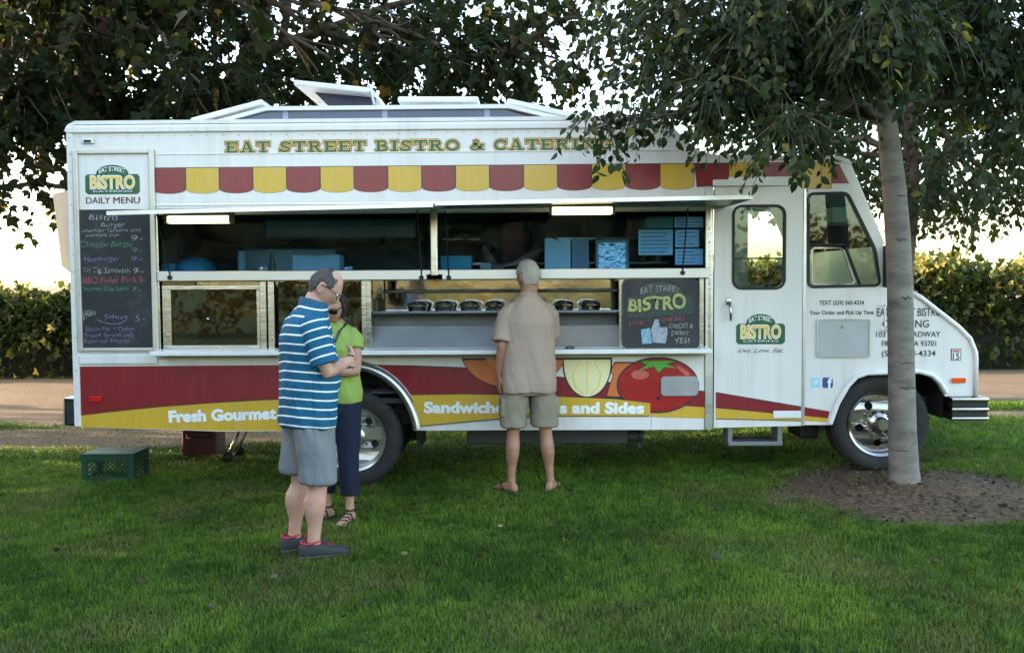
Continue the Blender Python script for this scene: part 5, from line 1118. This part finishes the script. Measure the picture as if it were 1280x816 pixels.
    shoe(P, (-.10, -.0, .088), (.03, -1, 0), ch, mat('shoe_sole', (.05, .04, .035), .8), rd, 1.04); shoe(P, (.095, .09, .088), (.2, -1, 0), ch, MATS['shoe_sole'], rd, 1.04)
    gh = mat('grey_hair', (.085, .08, .078), .85, var=.5, scale=90, bump=.8, bscale=220)
    def cond(x, y, z):
        low = np.where(y < .022, .012, np.where(y > .045, -.08, -.055)); side = sstep(low, low+.014, z)*sstep(-.05, -.03, y-.35*np.clip(.03-z, 0, 1)); top = 1-.9*sstep(.082, .102, z)*sstep(.055, .01, y)-.75*sstep(.03, -.03, y)*sstep(.055, .08, z); return side*np.clip(top, 0, 1)
    hair_shell('hair', Lh, Fh, hc, M, cond, .007, gh, P, .003)
    gl = MB()
    for sx in (-1, 1):
        e = lambda v: hc+M @ Vector(v)
        gl.tube([e((sx*.085, .02, .012)), e((sx*.082, -.03, .018)), e((sx*.07, -.088, .014))], .0026, 6)
        gl.tube([e((sx*(.037+.026*math.cos(t)), -.105+.012*abs(math.cos(t)), .004+.018*math.sin(t))) for t in np.linspace(0, 2*math.pi, 19)], .0022, 5)
    gl.tube([hc+M @ Vector((-.012, -.108, .008)), hc+M @ Vector((.012, -.108, .008))], .0022, 5)
    g = tag(gl.build('eyeglasses', LBLK, P, True), 'thin dark eyeglasses')
    for sx in (-1, 1): MB().lathe([(0, -.011), (.006, -.009), (.0105, -.003), (.0105, .004), (0, .01)], (0, 0, 0), n=14).build('eye', mat('eye_white', (.7, .68, .65), .2), P, True).location = hc+M @ Vector((sx*.033, -.084, .008))
    MB().lathe([(.031, -.011), (.033, 0), (.031, .011)], (0, 0, 0), 'x', 20).build('wrist_watch', LBLK, P, True).location = Vector(Rw)-Vector((.03, -.02, .005))
    return P
man_striped()

# ---- man in the tan shirt at the counter, seen from behind
def man_tan():
    p = G(662, 614); P = empty('person', 'grey-haired man in tan shirt and cargo shorts at the counter, seen from behind', 'person', (p.x, p.y, p.z), rad(190))
    P.scale = (1.0, 1.0, 1.0)
    sp = [(.0, .84), (.0, .95), (-.0, 1.08), (.0, 1.2), (.015, 1.34), (.01, 1.43), (0, 1.5), (-.01, 1.54)]
    mb = MB(); loft(mb, torso_rings(sp, [.15, .16, .155, .165, .18, .17, .10, .06], [.11, .115, .115, .12, .115, .10, .07, .06]))
    Ls, Le, Lw = (.162, .01, 1.43), (.215, .045, 1.145), (.232, -.01, .915); Rs, Re, Rw = (-.155, .01, 1.43), (-.185, -.12, 1.17), (-.10, -.32, 1.20)
    arm(mb, Rs, Re, Rw, 1.0); arm(mb, Ls, Le, Lw, 1.0); hand(mb, Lw, (.02, -.12, -1), (1, .2, 0), .3, 1); hand(mb, Rw, (.75, -.6, .05), (0, 0, 1), .3, -1)
    hc = Vector((.0, -.022, 1.678)); M = Matrix.Rotation(rad(22), 3, 'Z') @ Matrix.Rotation(rad(8), 3, 'X')
    mb.tube([(0, .0, 1.46), (0, -.0, 1.53), hc+M @ Vector((0, .018, -.06))], [.072, .068, .068], 16)
    Lh, Fh = head(mb, hc, M, 1.07)
    la, ra = (.145, .0, .085), (-.165, .01, .085)
    leg(mb, (.095, 0, .88), (.125, -.01, .49), la, 1.0, 1.05); leg(mb, (-.095, 0, .88), (-.13, -.01, .49), ra, 1.0, 1.05)
    foot(mb, la, (.55, -1, 0)); foot(mb, ra, (-.5, -1, 0))
    put('body', remesh(mb, .0055, 3), SK2, P)
    sb = MB(); loft(sb, torso_rings([(.0, .79), (.0, .86), (.0, .95), (.0, 1.06), (.005, 1.2), (.018, 1.33), (.015, 1.42), (.005, 1.485), (-.005, 1.525)], [.205, .207, .201, .193, .192, .192, .172, .12, .078], [.15, .155, .155, .152, .15, .145, .12, .09, .075]), 30)
    for s_, e_, t in ((Rs, Re, .8), (Ls, Le, .86)):
        s_, e_ = Vector(s_), Vector(e_); d = e_-s_; sb.tube([(s_.x*.5, s_.y, s_.z-.005), (s_.x*.85, s_.y, s_.z-.012), s_+d*.16, s_+d*.5, s_+d*t], [.06, .066, .072, .076, .083], 18)
    me = remesh(sb, .009, 5); wrinkle(me, .011, 7, 21); wrinkle(me, .02, 3.2, 27); sh = put('shirt', me, mat('tan_jersey', (.37, .275, .22), .9, var=.06, bump=.15, bscale=250, spec=.15), P)
    cb = MB(); loft(cb, [(Vector((0, -.005, 1.5)), X1*.085, Y1*.085, 2), (Vector((0, -.006, 1.535)), X1*.077, Y1*.077+Z1*.012, 2), (Vector((0, -.008, 1.555)), X1*.072, Y1*.072+Z1*.016, 2)], 26); put('collar', remesh(cb, .007, 2), MATS['tan_jersey'], sh)
    sb = MB(); loft(sb, torso_rings([(.0, .98), (0, .9), (.0, .82), (.0, .77)], [.165, .172, .172, .16], [.115, .122, .125, .12]), 26)
    for x in (-.105, .105): loft(sb, [((x*.85, 0, .88), X1*.085, Y1*.11, 2.3), ((x*1.1, -.005, .7), X1*.102, Y1*.118, 2.3), ((x*1.17, -.008, .58), X1*.1, Y1*.112, 2.3), ((x*1.2, -.008, .515), X1*.1, Y1*.11, 2.3)], 22)
    for x in (-1, 1): sb.box(x*.208-.018, x*.208+.018, -.07, .07, .61, .74)
    me = remesh(sb, .009, 3); wrinkle(me, .014, 8, 31); wrinkle(me, .014, 4.5, 39); put('cargo_shorts', me, mat('khaki_cotton', (.25, .215, .16), .92, var=.12, bump=.2, bscale=200, spec=.15), P)
    fl = mat('brown_rubber', (.055, .035, .028), .8)
    for a, d in ((la, (.55, -1, 0)), (ra, (-.5, -1, 0))):
        a, d = Vector(a), Vector(d).normalized(); l = d.cross(Z1); o = Vector((a.x, a.y, 0)); mb = MB()
        loft(mb, [(o+d*q+Z1*.006, l*wd, Z1*.011, 4) for q, wd in ((-.085, .02), (-.07, .036), (0, .041), (.08, .048), (.16, .05), (.205, .036), (.215, .02))], 18)
        s_ = put('sandal', remesh(mb, .006, 1), fl, P); mb = MB()
        for e in (-1, 1): mb.tube([o+d*.05+l*.044*e+Z1*.02, o+d*.09+l*.03*e+Z1*.055, o+d*.14+Z1*.045, o+d*.165+Z1*.016], [.009, .009, .007, .005], 7)
        mb.build('strap', fl, s_, True)
    gh = mat('silver_hair', (.5, .45, .385), .8, var=.35, scale=90, bump=.8, bscale=220)
    def cond(x, y, z): low = np.where(y < .026, .012, -.072); return sstep(low, low+.016, z)*sstep(-.055, -.03, y-.35*np.clip(.03-z, 0, 1))*(1-.4*sstep(.108, .122, z))
    hair_shell('hair', Lh, Fh, hc, M, cond, .013, gh, P, .003, 4)
    for sx in (-1, 1): MB().lathe([(0, -.011), (.006, -.009), (.0105, -.003), (.0105, .004), (0, .01)], (0, 0, 0), n=14).build('eye', mat('eye_white', (.7, .68, .65), .2), P, True).location = hc+M @ Vector((sx*.032, -.081, .008))
man_tan()

# ---- woman in the lime top
def woman():
    p = G(422, 650); P = empty('person', 'woman in lime green top, navy trousers and sunglasses with folded arms', 'person', (p.x, p.y, p.z), rad(-20)); P.scale = (1.03, 1.03, 1.03)
    sp = [(.0, .80), (.0, .9), (-.0, 1.0), (-.0, 1.1), (-.005, 1.2), (.0, 1.29), (-.01, 1.355), (-.02, 1.39)]
    mb = MB(); loft(mb, torso_rings(sp, [.15, .155, .13, .135, .15, .145, .085, .05], [.11, .115, .10, .11, .12, .09, .06, .05]))
    Ls, Le, Lw = (.155, .0, 1.29), (.205, -.07, 1.035), (.02, -.235, 1.05); Rs, Re, Rw = (-.155, .0, 1.29), (-.2, -.08, 1.04), (-.0, -.22, 1.09)
    arm(mb, Ls, Le, Lw, .86); arm(mb, Rs, Re, Rw, .86); hand(mb, Lw, (-1, .05, .1), (0, -1, .1), .4, -1, .88); hand(mb, Rw, (1, -.05, .2), (0, -1, .2), .45, 1, .88)
    hc = Vector((.04, -.08, 1.47)); M = Matrix.Rotation(rad(12), 3, 'Z') @ Matrix.Rotation(rad(24), 3, 'X')
    mb.tube([(0, -.005, 1.33), (0, -.02, 1.38), hc+M @ Vector((0, .018, -.06))], [.056, .048, .048], 16)
    Lh, Fh = head(mb, hc, M, .95, True)
    la, ra = (.1, .0, .08), (-.1, .03, .08)
    leg(mb, (.085, 0, .84), (.095, -.01, .45), la, .88); leg(mb, (-.085, 0, .84), (-.095, -.01, .45), ra, .88); foot(mb, la, (.1, -1, 0), .88); foot(mb, ra, (-.15, -1, 0), .88)
    put('body', remesh(mb, .0055, 3), SK3, P)
    sb = MB(); loft(sb, torso_rings([(.0, .82), (.0, .88), (.0, .97), (-.005, 1.08), (-.012, 1.18), (-.002, 1.27), (-.005, 1.33), (-.012, 1.36)], [.175, .178, .165, .158, .168, .165, .115, .085], [.135, .14, .13, .128, .145, .115, .085, .07]), 28)
    for s_, e_ in ((Rs, Re), (Ls, Le)): s_, e_ = Vector(s_), Vector(e_); d = e_-s_; sb.tube([(s_.x*.5, s_.y, s_.z-.005), (s_.x*.85, s_.y, s_.z-.01), s_+d*.14, s_+d*.42], [.048, .052, .057, .062], 16)
    me = remesh(sb, .008, 4); wrinkle(me, .009, 9, 41); tp_ = put('top', me, mat('lime_cotton', (.27, .36, .085), .85, var=.08, bump=.15, bscale=220, spec=.2), P)
    st = MB(); st.tube([(.13, .1, 1.15), (.12, .08, 1.3), (.105, 0, 1.365), (.095, -.1, 1.3), (.06, -.165, 1.15)], .009, 8); st.build('shoulder_strap', LBLK, tp_, True)
    sb = MB(); loft(sb, torso_rings([(.0, .92), (0, .86), (.0, .76), (.0, .72)], [.15, .165, .165, .145], [.12, .135, .135, .12]), 24)
    for x, y in ((.09, 0), (-.09, .01)): loft(sb, [((x, 0, .82), X1*.085, Y1*.115, 2.2), ((x*1.08, -.003, .62), X1*.08, Y1*.092, 2.2), ((x*1.08, -.005, .45), X1*.067, Y1*.075, 2.2), ((x*1.08, y, .3), X1*.064, Y1*.07, 2.2), ((x*1.1, y+.005, .185), X1*.062, Y1*.068, 2.2)], 20)
    me = remesh(sb, .008, 3); wrinkle(me, .006, 9, 51); put('trousers', me, mat('navy_denim', (.014, .018, .04), .85, var=.15, bump=.2, bscale=220, spec=.2), P)
    hb = mat('dark_brown_hair', (.028, .014, .011), .45, var=.4, scale=70, bump=.7, bscale=200)
    def cond(x, y, z): return np.clip(sstep(-.09, -.05, z+.3*np.clip(y, 0, 1))*sstep(-.028, -.008, y)+sstep(.05, .068, z), 0, 1)
    hair_shell('hair', Lh, Fh, hc, M, cond, .018, hb, P, .004, 7, 3000, .022)
    e = lambda v: hc+M @ (Vector(v)*.95); gl = MB()
    for sx in (-1, 1):
        loft(gl, [(e((sx*.034, -.098, .006)), M @ Vector((.030, 0, 0)), M @ Vector((0, 0, .021)), 2.6), (e((sx*.034, -.104, .005)), M @ Vector((.029, 0, 0)), M @ Vector((0, 0, .020)), 2.6)], 18)
        gl.tube([e((sx*.064, -.094, .014)), e((sx*.078, -.05, .014)), e((sx*.083, .015, .01))], .0035, 6)
    gl.tube([e((-.012, -.106, .012)), e((.012, -.106, .012))], .003, 6)
    tag(gl.build('sunglasses', mat('dark_lens', (.008, .008, .009), .1), P, True), 'dark wraparound sunglasses')
    MB().lathe([(.026, -.012), (.028, 0), (.026, .012)], (0, 0, 0), 'x', 20).build('wrist_watch', LBLK, P, True).location = Vector(Lw)+Vector((.035, .03, -.002))
    lips = MB(); lips.tube([e((-.02, -.092, -.058)), e((0, -.100, -.058)), e((.02, -.092, -.058))], [.003, .0055, .003], 7); lips.build('lips', mat('lip_rose', (.33, .1, .09), .4), P, True)
    bs = mat('black_strap', (.015, .014, .014), .6)
    for a, d in ((la, (.1, -1, 0)), (ra, (-.15, -1, 0))):
        a, d = Vector(a), Vector(d).normalized(); l = d.cross(Z1); o = Vector((a.x, a.y, 0)); mb = MB()
        loft(mb, [(o+d*q+Z1*.004, l*wd, Z1*.010, 4) for q, wd in ((-.072, .018), (-.055, .032), (0, .036), (.08, .043), (.14, .042), (.178, .028))], 16); s_ = put('sandal', remesh(mb, .006, 1), bs, P); mb = MB()
        for q, h in ((.04, .07), (.075, .055), (.11, .04)): mb.tube([o+d*q+l*.042+Z1*.012, o+d*q+l*.026+Z1*(h*.9), o+d*q-l*.026+Z1*(h*.9), o+d*q-l*.042+Z1*.012], .007, 7)
        mb.tube([o+Z1*.085+d*(-.005+.045*math.cos(t))+l*.036*math.sin(t) for t in np.linspace(0, 2*math.pi, 17)], .006, 6); mb.build('strap', bs, s_, True)
woman()

# ---- worker behind the tinted window
def worker():
    p = U(642, 320, .66); P = empty('person', 'worker in dark shirt reaching down inside the serving window', 'person', (p.x, .66, .702), rad(0))
    mb = MB(); loft(mb, torso_rings([(.0, .84), (.0, .95), (0, 1.08), (0, 1.2), (.0, 1.32), (.0, 1.42), (0, 1.5)], [.15, .165, .16, .165, .18, .17, .1], [.11, .12, .12, .12, .12, .1, .07]))
    Ls, Le, Lw = (.19, 0, 1.42), (.24, -.16, 1.17), (.02, -.36, 1.06); Rs, Re, Rw = (-.19, 0, 1.42), (-.25, -.1, 1.16), (-.16, -.34, 1.05)
    arm(mb, Ls, Le, Lw); arm(mb, Rs, Re, Rw); hand(mb, Lw, (-1, -.3, -.1), (0, -.2, 1), .3, -1); hand(mb, Rw, (.2, -1, -.1), (0, -.1, 1), .3, 1)
    hc = Vector((0, -.04, 1.64)); M = Matrix.Rotation(rad(25), 3, 'X'); mb.tube([(0, 0, 1.45), hc+M @ Vector((0, .018, -.06))], [.062, .056], 14); Lh, Fh = head(mb, hc, M, .97)
    leg(mb, (-.09, 0, .86), (-.1, 0, .47), (-.1, .02, .085)); leg(mb, (.09, 0, .86), (.1, 0, .47), (.1, .02, .085)); foot(mb, (-.1, .02, .085), (0, -1, 0)); foot(mb, (.1, .02, .085), (0, -1, 0))
    put('body', remesh(mb, .008, 3), SK3, P)
    sb = MB(); loft(sb, torso_rings([(.0, .82), (.0, .95), (-.0, 1.08), (0, 1.2), (.01, 1.33), (.0, 1.43), (-.01, 1.5)], [.185, .19, .18, .188, .2, .19, .1], [.14, .145, .145, .142, .14, .115, .08]), 24)
    for s_, e_ in ((Rs, Re), (Ls, Le)): s_, e_ = Vector(s_), Vector(e_); d = e_-s_; sb.tube([(s_.x*.6, s_.y, s_.z), s_+d*.15, s_+d*.8], [.06, .068, .07], 14)
    me = remesh(sb, .012, 3); wrinkle(me, .008, 8, 61); put('shirt', me, mat('dark_shirt', (.02, .025, .022), .85), P)
    MB().box(-.09, .09, -.165, -.155, .8, 1.38, .004).build('apron', mat('maroon_apron', (.2, .03, .03), .85), P)
    hair_shell('hair', Lh, Fh, hc, M, lambda x, y, z: sstep(-.04, 0, z)*sstep(-.05, -.02, y+z*.3), .01, MATS['dark_brown_hair'], P)
    sb = MB()
    for x in (-.1, .1): loft(sb, [((x*.95, 0, .9), X1*.1, Y1*.125, 2.3), ((x*1.05, 0, .5), X1*.085, Y1*.09, 2.3), ((x*1.05, .01, .04), X1*.08, Y1*.09, 2.3)], 16)
    put('trousers', remesh(sb, .012, 3), MATS['navy_denim'], P)
worker()
# ------------------------------------------------------------------ small things
# chalkboard leaning on the counter
def chalk_sign():
    Y = -.09; a, b = U(780, 350, Y), U(873, 437, Y); zb = 1.073
    cs = empty('chalkboard_sign', 'black chalkboard with thumbs-up drawing standing on the counter', 'chalkboard', ((a.x+b.x)/2, Y, zb))
    hw = (b.x-a.x)/2; h = a.z-zb
    plate('board', rrect(-hw, hw, 0, h, .035), [], 0, .012, CHALKB, cs)
    gasket(rrect(-hw, hw, 0, h, .035), .006, -.003, .018, LBLK, cs, 'board_edge')
    q = lambda px, py: (U(px, py, Y).x-cs.location.x, U(px, py, Y).z-zb)
    smear = chalk('smear', (.075, .095, .085)); 
    dk([q(784, 372), q(800, 368), q(866, 367), q(868, 392), q(840, 394), q(786, 397)], -.002, smear, 'chalk_smear', par=cs); dk([q(800, 371), q(801, 360), q(812, 353), q(834, 352), q(850, 360), q(855, 368), q(830, 370)], -.0026, chalk('smear2', (.1, .115, .105)), 'chalk_smear', par=cs)
    def ct(s, x0, x1, py, hp, m, **k): A = q(x0, py); return text(s, A[0], q(x1, py)[0], A[1], hp/154., -.0052, m, cs, 'chalk_lettering', **k)
    o = ct('EAT STREET', 801, 850, 368, 8, CW, wob=.3); c0 = q(826, 0)[0]
    for v in o.data.vertices: v.co.z += .025*(1-((v.co.x-c0)/.16)**2)
    ct('BISTRO', 787, 859, 389, 16, CY, wob=.25, bold=.03, rot=.08)
    ct('LIVE.', 787, 806, 406, 5, CR_, wob=.3); ct('LOVE. EAT', 824, 856, 401.5, 5, CR_, wob=.3)
    ct('CREDIT &', 836, 867, 410, 5.5, CW, wob=.35); ct('DEBIT', 839, 861, 419, 5.5, CW, wob=.35); ct('YES!', 842, 862, 430, 7.5, CW, wob=.35)
    dk([q(801, 412), q(813, 410), q(815, 429), q(803, 430)], -.0046, CB, 'chalk_drawing', par=cs)
    dk([q(814, 412), q(819, 399), q(823, 399), q(825, 409), q(834, 409), q(834.5, 416), q(832, 429), q(816, 428)], -.0056, chalk('pale', (.42, .48, .55)), 'chalk_drawing', par=cs)
    cs.rotation_euler = (rad(-4), 0, 0)
chalk_sign()
# milk crate on the lawn
def crate():
    p = G(101, 603); q = G(165, 603); p.y += .02; W_ = q.x-p.x; c = Vector(((p.x+q.x)/2, p.y, 0)); z = gz1(c.x, c.y)
    cr = empty('milk_crate', 'green plastic milk crate upside down on the lawn by the truck', 'crate', (c.x, c.y, z-.005), rad(0)); gp = mat('green_plastic', (.004, .045, .022), .6, var=.15, dirt=(.05, .07, .05), damt=.4)
    w2, h, D = W_/2, .25, .33; t = .014
    MB().box(-w2, w2, 0, D, h-.012, h, .003).build('base', gp, cs_ := cr)
    for y0 in (0, D-t): plate('side', [(-w2, 0), (w2, 0), (w2, h-.012), (-w2, h-.012)], [[(-w2+.045, .03), (w2-.045, .03), (w2-.045, h-.065), (-w2+.045, h-.065)]], y0, t, gp, cr)
    for sx in (-1, 1):
        o = plate('side', [(t+.001, 0), (D-t-.001, 0), (D-t-.001, h-.012), (t+.001, h-.012)], [[(.06, .045), (D-.06, .045), (D-.06, h-.09), (.06, h-.09)]], 0, t, gp, cr)
        for v in o.data.vertices: x, y, zz = v.co; v.co = (sx*(w2-y)-(0), x, zz)
    lat = MB()
    for k in range(-8, 14):
        x0 = -w2+.045+k*.042
        for s in (1, -1):
            a = [x0, .03]; b = [x0+s*(h-.095), h-.065]; lo, hi = -w2+.045, w2-.045
            if s < 0: a[0] += 0
            ts = [0, 1]
            dx = b[0]-a[0]
            t0, t1 = sorted(((lo-a[0])/dx, (hi-a[0])/dx)); t0, t1 = max(0, t0), min(1, t1)
            if t1-t0 < .05: continue
            A = Vector((a[0]+dx*t0, t*.5, a[1]+(b[1]-a[1])*t0)); Bv = Vector((a[0]+dx*t1, t*.5, a[1]+(b[1]-a[1])*t1)); lat.tube([A, Bv], .0042, 4)
    o = lat.build('lattice', gp, cr); o['kind'] = 'stuff'
    o2 = o.copy(); COL.objects.link(o2); o2.parent = cr; o2.location = (0, D-t, 0)
    for z_ in (.035, .2): MB().box(-w2-.006, w2+.006, -.006, .0, z_, z_+.012).build('rib', gp, cr)
crate()
# red crate and folding frame behind the truck
def red_cooler():
    a, b = U(226, 538, 1.6), U(270, 556, 1.6); z = gz1(a.x, 1.6); c = empty('cool_box', 'dark red cool box on the grass behind the truck', 'cool box', ((a.x+b.x)/2, 1.6, z)); w2 = (b.x-a.x)/2
    rp = mat('dull_red_plastic', (.08, .012, .014), .5); MB().box(-w2, w2, 0, .3, 0, .26, .02).build('body', rp, c); MB().box(-w2-.01, w2+.01, -.01, .31, .262, .31, .015).build('lid', rp, c); MB().tube([(-w2*.6, -.012, .22), (-w2*.6, -.04, .2), (w2*.6, -.04, .2), (w2*.6, -.012, .22)], .009, 6).build('handle', LBLK, c, True)
    a = U(292, 540, 1.3); z = gz1(a.x, 1.3); f = empty('hand_truck', 'small grey folding cart frame tipped on the grass beneath the truck', 'cart', (a.x, 1.3, z))
    MB().tube([(-.08, 0, .03), (.06, .05, .33)], .016, 8).tube([(-.08, .3, .03), (.06, .35, .33)], .016, 8).tube([(.06, .05, .33), (.06, .35, .33)], .014, 8).tube([(-.08, 0, .03), (-.08, .3, .03)], .012, 8).build('frame', ALU, f, True)
    for y in (-.03, .33): MB().lathe([(0, -.02), (.05, -.02), (.055, 0), (.05, .02), (0, .02)], (-.05, y, .052), n=20).build('wheel', BLACK, f, True)
red_cooler()
# things on the ledge behind the tinted window
LZ = 1.716
CARD = mat('white_card', (.8, .81, .8), .7, var=.06); FOIL = mat('crumpled_foil', (.6, .6, .6), .25, 1, var=.3, scale=20, bump=1., bscale=22)
def carton(px0, px1, pt, Y, label, notch=True, m=None, dep=.18):
    a, b = U(px0, pt, Y), U(px1, pt, Y); c = empty('carton', label, 'box', ((a.x+b.x)/2, Y, 1.66)); w2 = (b.x-a.x)/2; h = a.z-1.66; m = m or CARD
    fr_p = [(-w2, 0), (w2, 0), (w2, h), (w2*.35, h), (w2*.25, h-.02), (-w2*.25, h-.02), (-w2*.35, h), (-w2, h)] if notch else [(-w2, 0), (w2, 0), (w2, h), (-w2, h)]
    plate('front', fr_p, [], 0, .005, m, c); plate('back', [(-w2, 0), (w2, 0), (w2, h), (-w2, h)], [], dep, .005, m, c)
    for s in (-1, 1): MB().box(s*w2-.0025-s*.003, s*w2+.0025-s*.003, .006, dep-.001, 0, h).build('side', m, c)
    return c
carton(366, 424, 319, .14, 'wide white carton on the ledge above the man in stripes'); carton(681, 713, 298, .14, 'tall white carton beside the worker'); tl = mat('teal_card', (.12, .42, .46), .6)
carton(551, 589, 320, .14, 'teal box behind the centre window post', False, tl); carton(203, 219, 330, .2, 'small teal tub at the far left of the ledge', False, tl, .1); carton(715, 736, 300, .16, 'dark steel napkin box next to the tall white carton', False, INW, .12)
fb_ = U(745, 300, .16); fc = U(786, 300, .16); ft = empty('foil_box', 'foil-lined box standing on the ledge right of the cartons', 'box', ((fb_.x+fc.x)/2, .16, 1.66)); w2 = (fc.x-fb_.x)/2; h = fb_.z-1.66
gasket(rrect(-w2+.02, w2-.02, .015, h-.02, .004), .02, 0, .12, mat('box_beige', (.4, .37, .33), .6), ft, 'box_rim'); MB().box(-w2+.02, w2-.02, .02, .03, .015, h-.02).build('foil_lining', FOIL, ft)
cy = U(302, 314, .15); cu_ = MB().lathe([(0, 0), (.034, 0), (.034, .18), (.028, cy.z-1.66), (0, cy.z-1.66)], (0, 0, 0), 'z', 20).build('paper_roll', mat('roll_grey', (.4, .41, .4), .7), None, auto=40); cu_.location = (cy.x, .15, 1.66); tag(cu_, 'grey cylinder standing on the ledge at the left', 'roll')
by = U(340, 315, .2); bo = MB().lathe([(0, 0), (.03, 0), (.03, .1), (.016, .14), (.016, by.z-1.66), (0, by.z-1.66)], (0, 0, 0), 'z', 18).build('bottle', mat('olive_bottle', (.2, .2, .06), .4), None, auto=40); bo.location = (by.x, .2, 1.66); tag(bo, 'olive squeeze bottle left of the wide carton', 'bottle')
tz = U(245, 328, .3); td = MB().lathe([(.17, 0), (.165, .05), (.13, .1), (.06, .13), (0, .135)], (0, 0, 0), 'z', 28).build('domed_lid', mat('teal_plastic', (.06, .25, .3), .35), None, True); td.location = (tz.x, .3, 1.70); tag(td, 'round teal domed lid at the left of the ledge', 'lid')
for px, pw, s in ((330, 7, 1), (438, 5, 2)):
    c = U(px, 333, .12); mb = MB()
    for k in range(7): mb.lathe([(0, -.015), (.014, -.008), (.016, .004), (0, .016)], (rng.normal()*.018, rng.normal()*.012, .012+.01*rng.random()), 'z', 8)
    o = mb.build('crumpled_napkin', CARD, None, True); o.location = (c.x, .06, 1.713); tag(o, 'crumpled white napkin on the ledge '+('beside the bottle' if s == 1 else 'right of the wide carton'), 'napkin')
pr = MB().box(-.045, .045, 0, .1, 0, .05, .004).build('receipt_printer', mat('printer_beige', (.45, .42, .34), .5), None); pr.location = (U(607, 333, .1).x, .09, 1.713); tag(pr, 'small beige card reader on the ledge under the worker’s hand', 'card reader')
pb = mat('paper_white', (.8, .84, .86), .8, var=.08); pg = mat('paper_greenish', (.2, .36, .27), .8)
ink = mat('paper_ink', (.22, .26, .3), .8)
for (x0, x1, y0, y1, label, m) in ((798, 841, 287, 319, 'largest notice taped inside the serving window, with lines of writing', pb), (807, 841, 271, 285, 'dim green notice at the top of the serving window', pg), (843, 879, 271, 284.5, 'wide notice in the top right corner of the serving window', pb), (844, 874, 287, 309, 'middle notice of the right-hand column in the window', pb), (844, 879, 311, 331, 'lowest notice of the right-hand column in the window', pb)):
    Y = .045; a, b = U(x0, y1, Y), U(x1, y0, Y); o = MB().box(a.x, b.x, Y, Y+.0015, a.z, b.z).build('notice', m, None); tag(o, label, 'paper', 'notices taped in the serving window')
    if m is pb:
        n = max(3, int((y1-y0)/5)); tx = MB()
        for k in range(n):
            z = b.z-(k+.8)*(b.z-a.z)/(n+.6); tx.box(a.x+.02, b.x-.02-.06*rng.random(), Y-.0012, Y-.0004, z-.004, z+.003)
        tx.build('writing', ink, o)['kind'] = 'stuff'
# serving pans on the shelf
pz = U(600, 390, .08).z+.007
for i, px in enumerate((522, 555, 587, 618, 705, 738)):
    x = X(px, .2); o = empty('serving_pan', ['leftmost', 'second', 'third', 'fourth', 'fifth', 'rightmost'][i]+' foil-covered steel pan on the serving shelf'+(' left of the man in tan' if i < 4 else ' right of the man in tan'), 'pan', (x, .2, pz), group='steel pans on the serving shelf')
    MB().lathe([(0, 0), (.075, 0), (.088, .045), (.094, .048), (.094, .042)], (0, 0, 0), 'z', 24).build('pan', MIRR, o, auto=50)
    MB().lathe([(.09, .049), (.075, .07), (.04, .082), (0, .085)], (0, 0, 0), 'z', 24).build('lid', FOIL, o, True)
# small clip on the counter
k = U(712, 437, -.1); o = MB().box(-.04, .04, -.012, .012, 0, .008, .002).tube([(-.03, 0, .008), (0, 0, .022), (.035, 0, .01)], .005, 6).build('bottle_opener', DARK, None); o.location = (k.x, -.12, 1.073); tag(o, 'small dark metal opener lying on the white counter', 'opener')
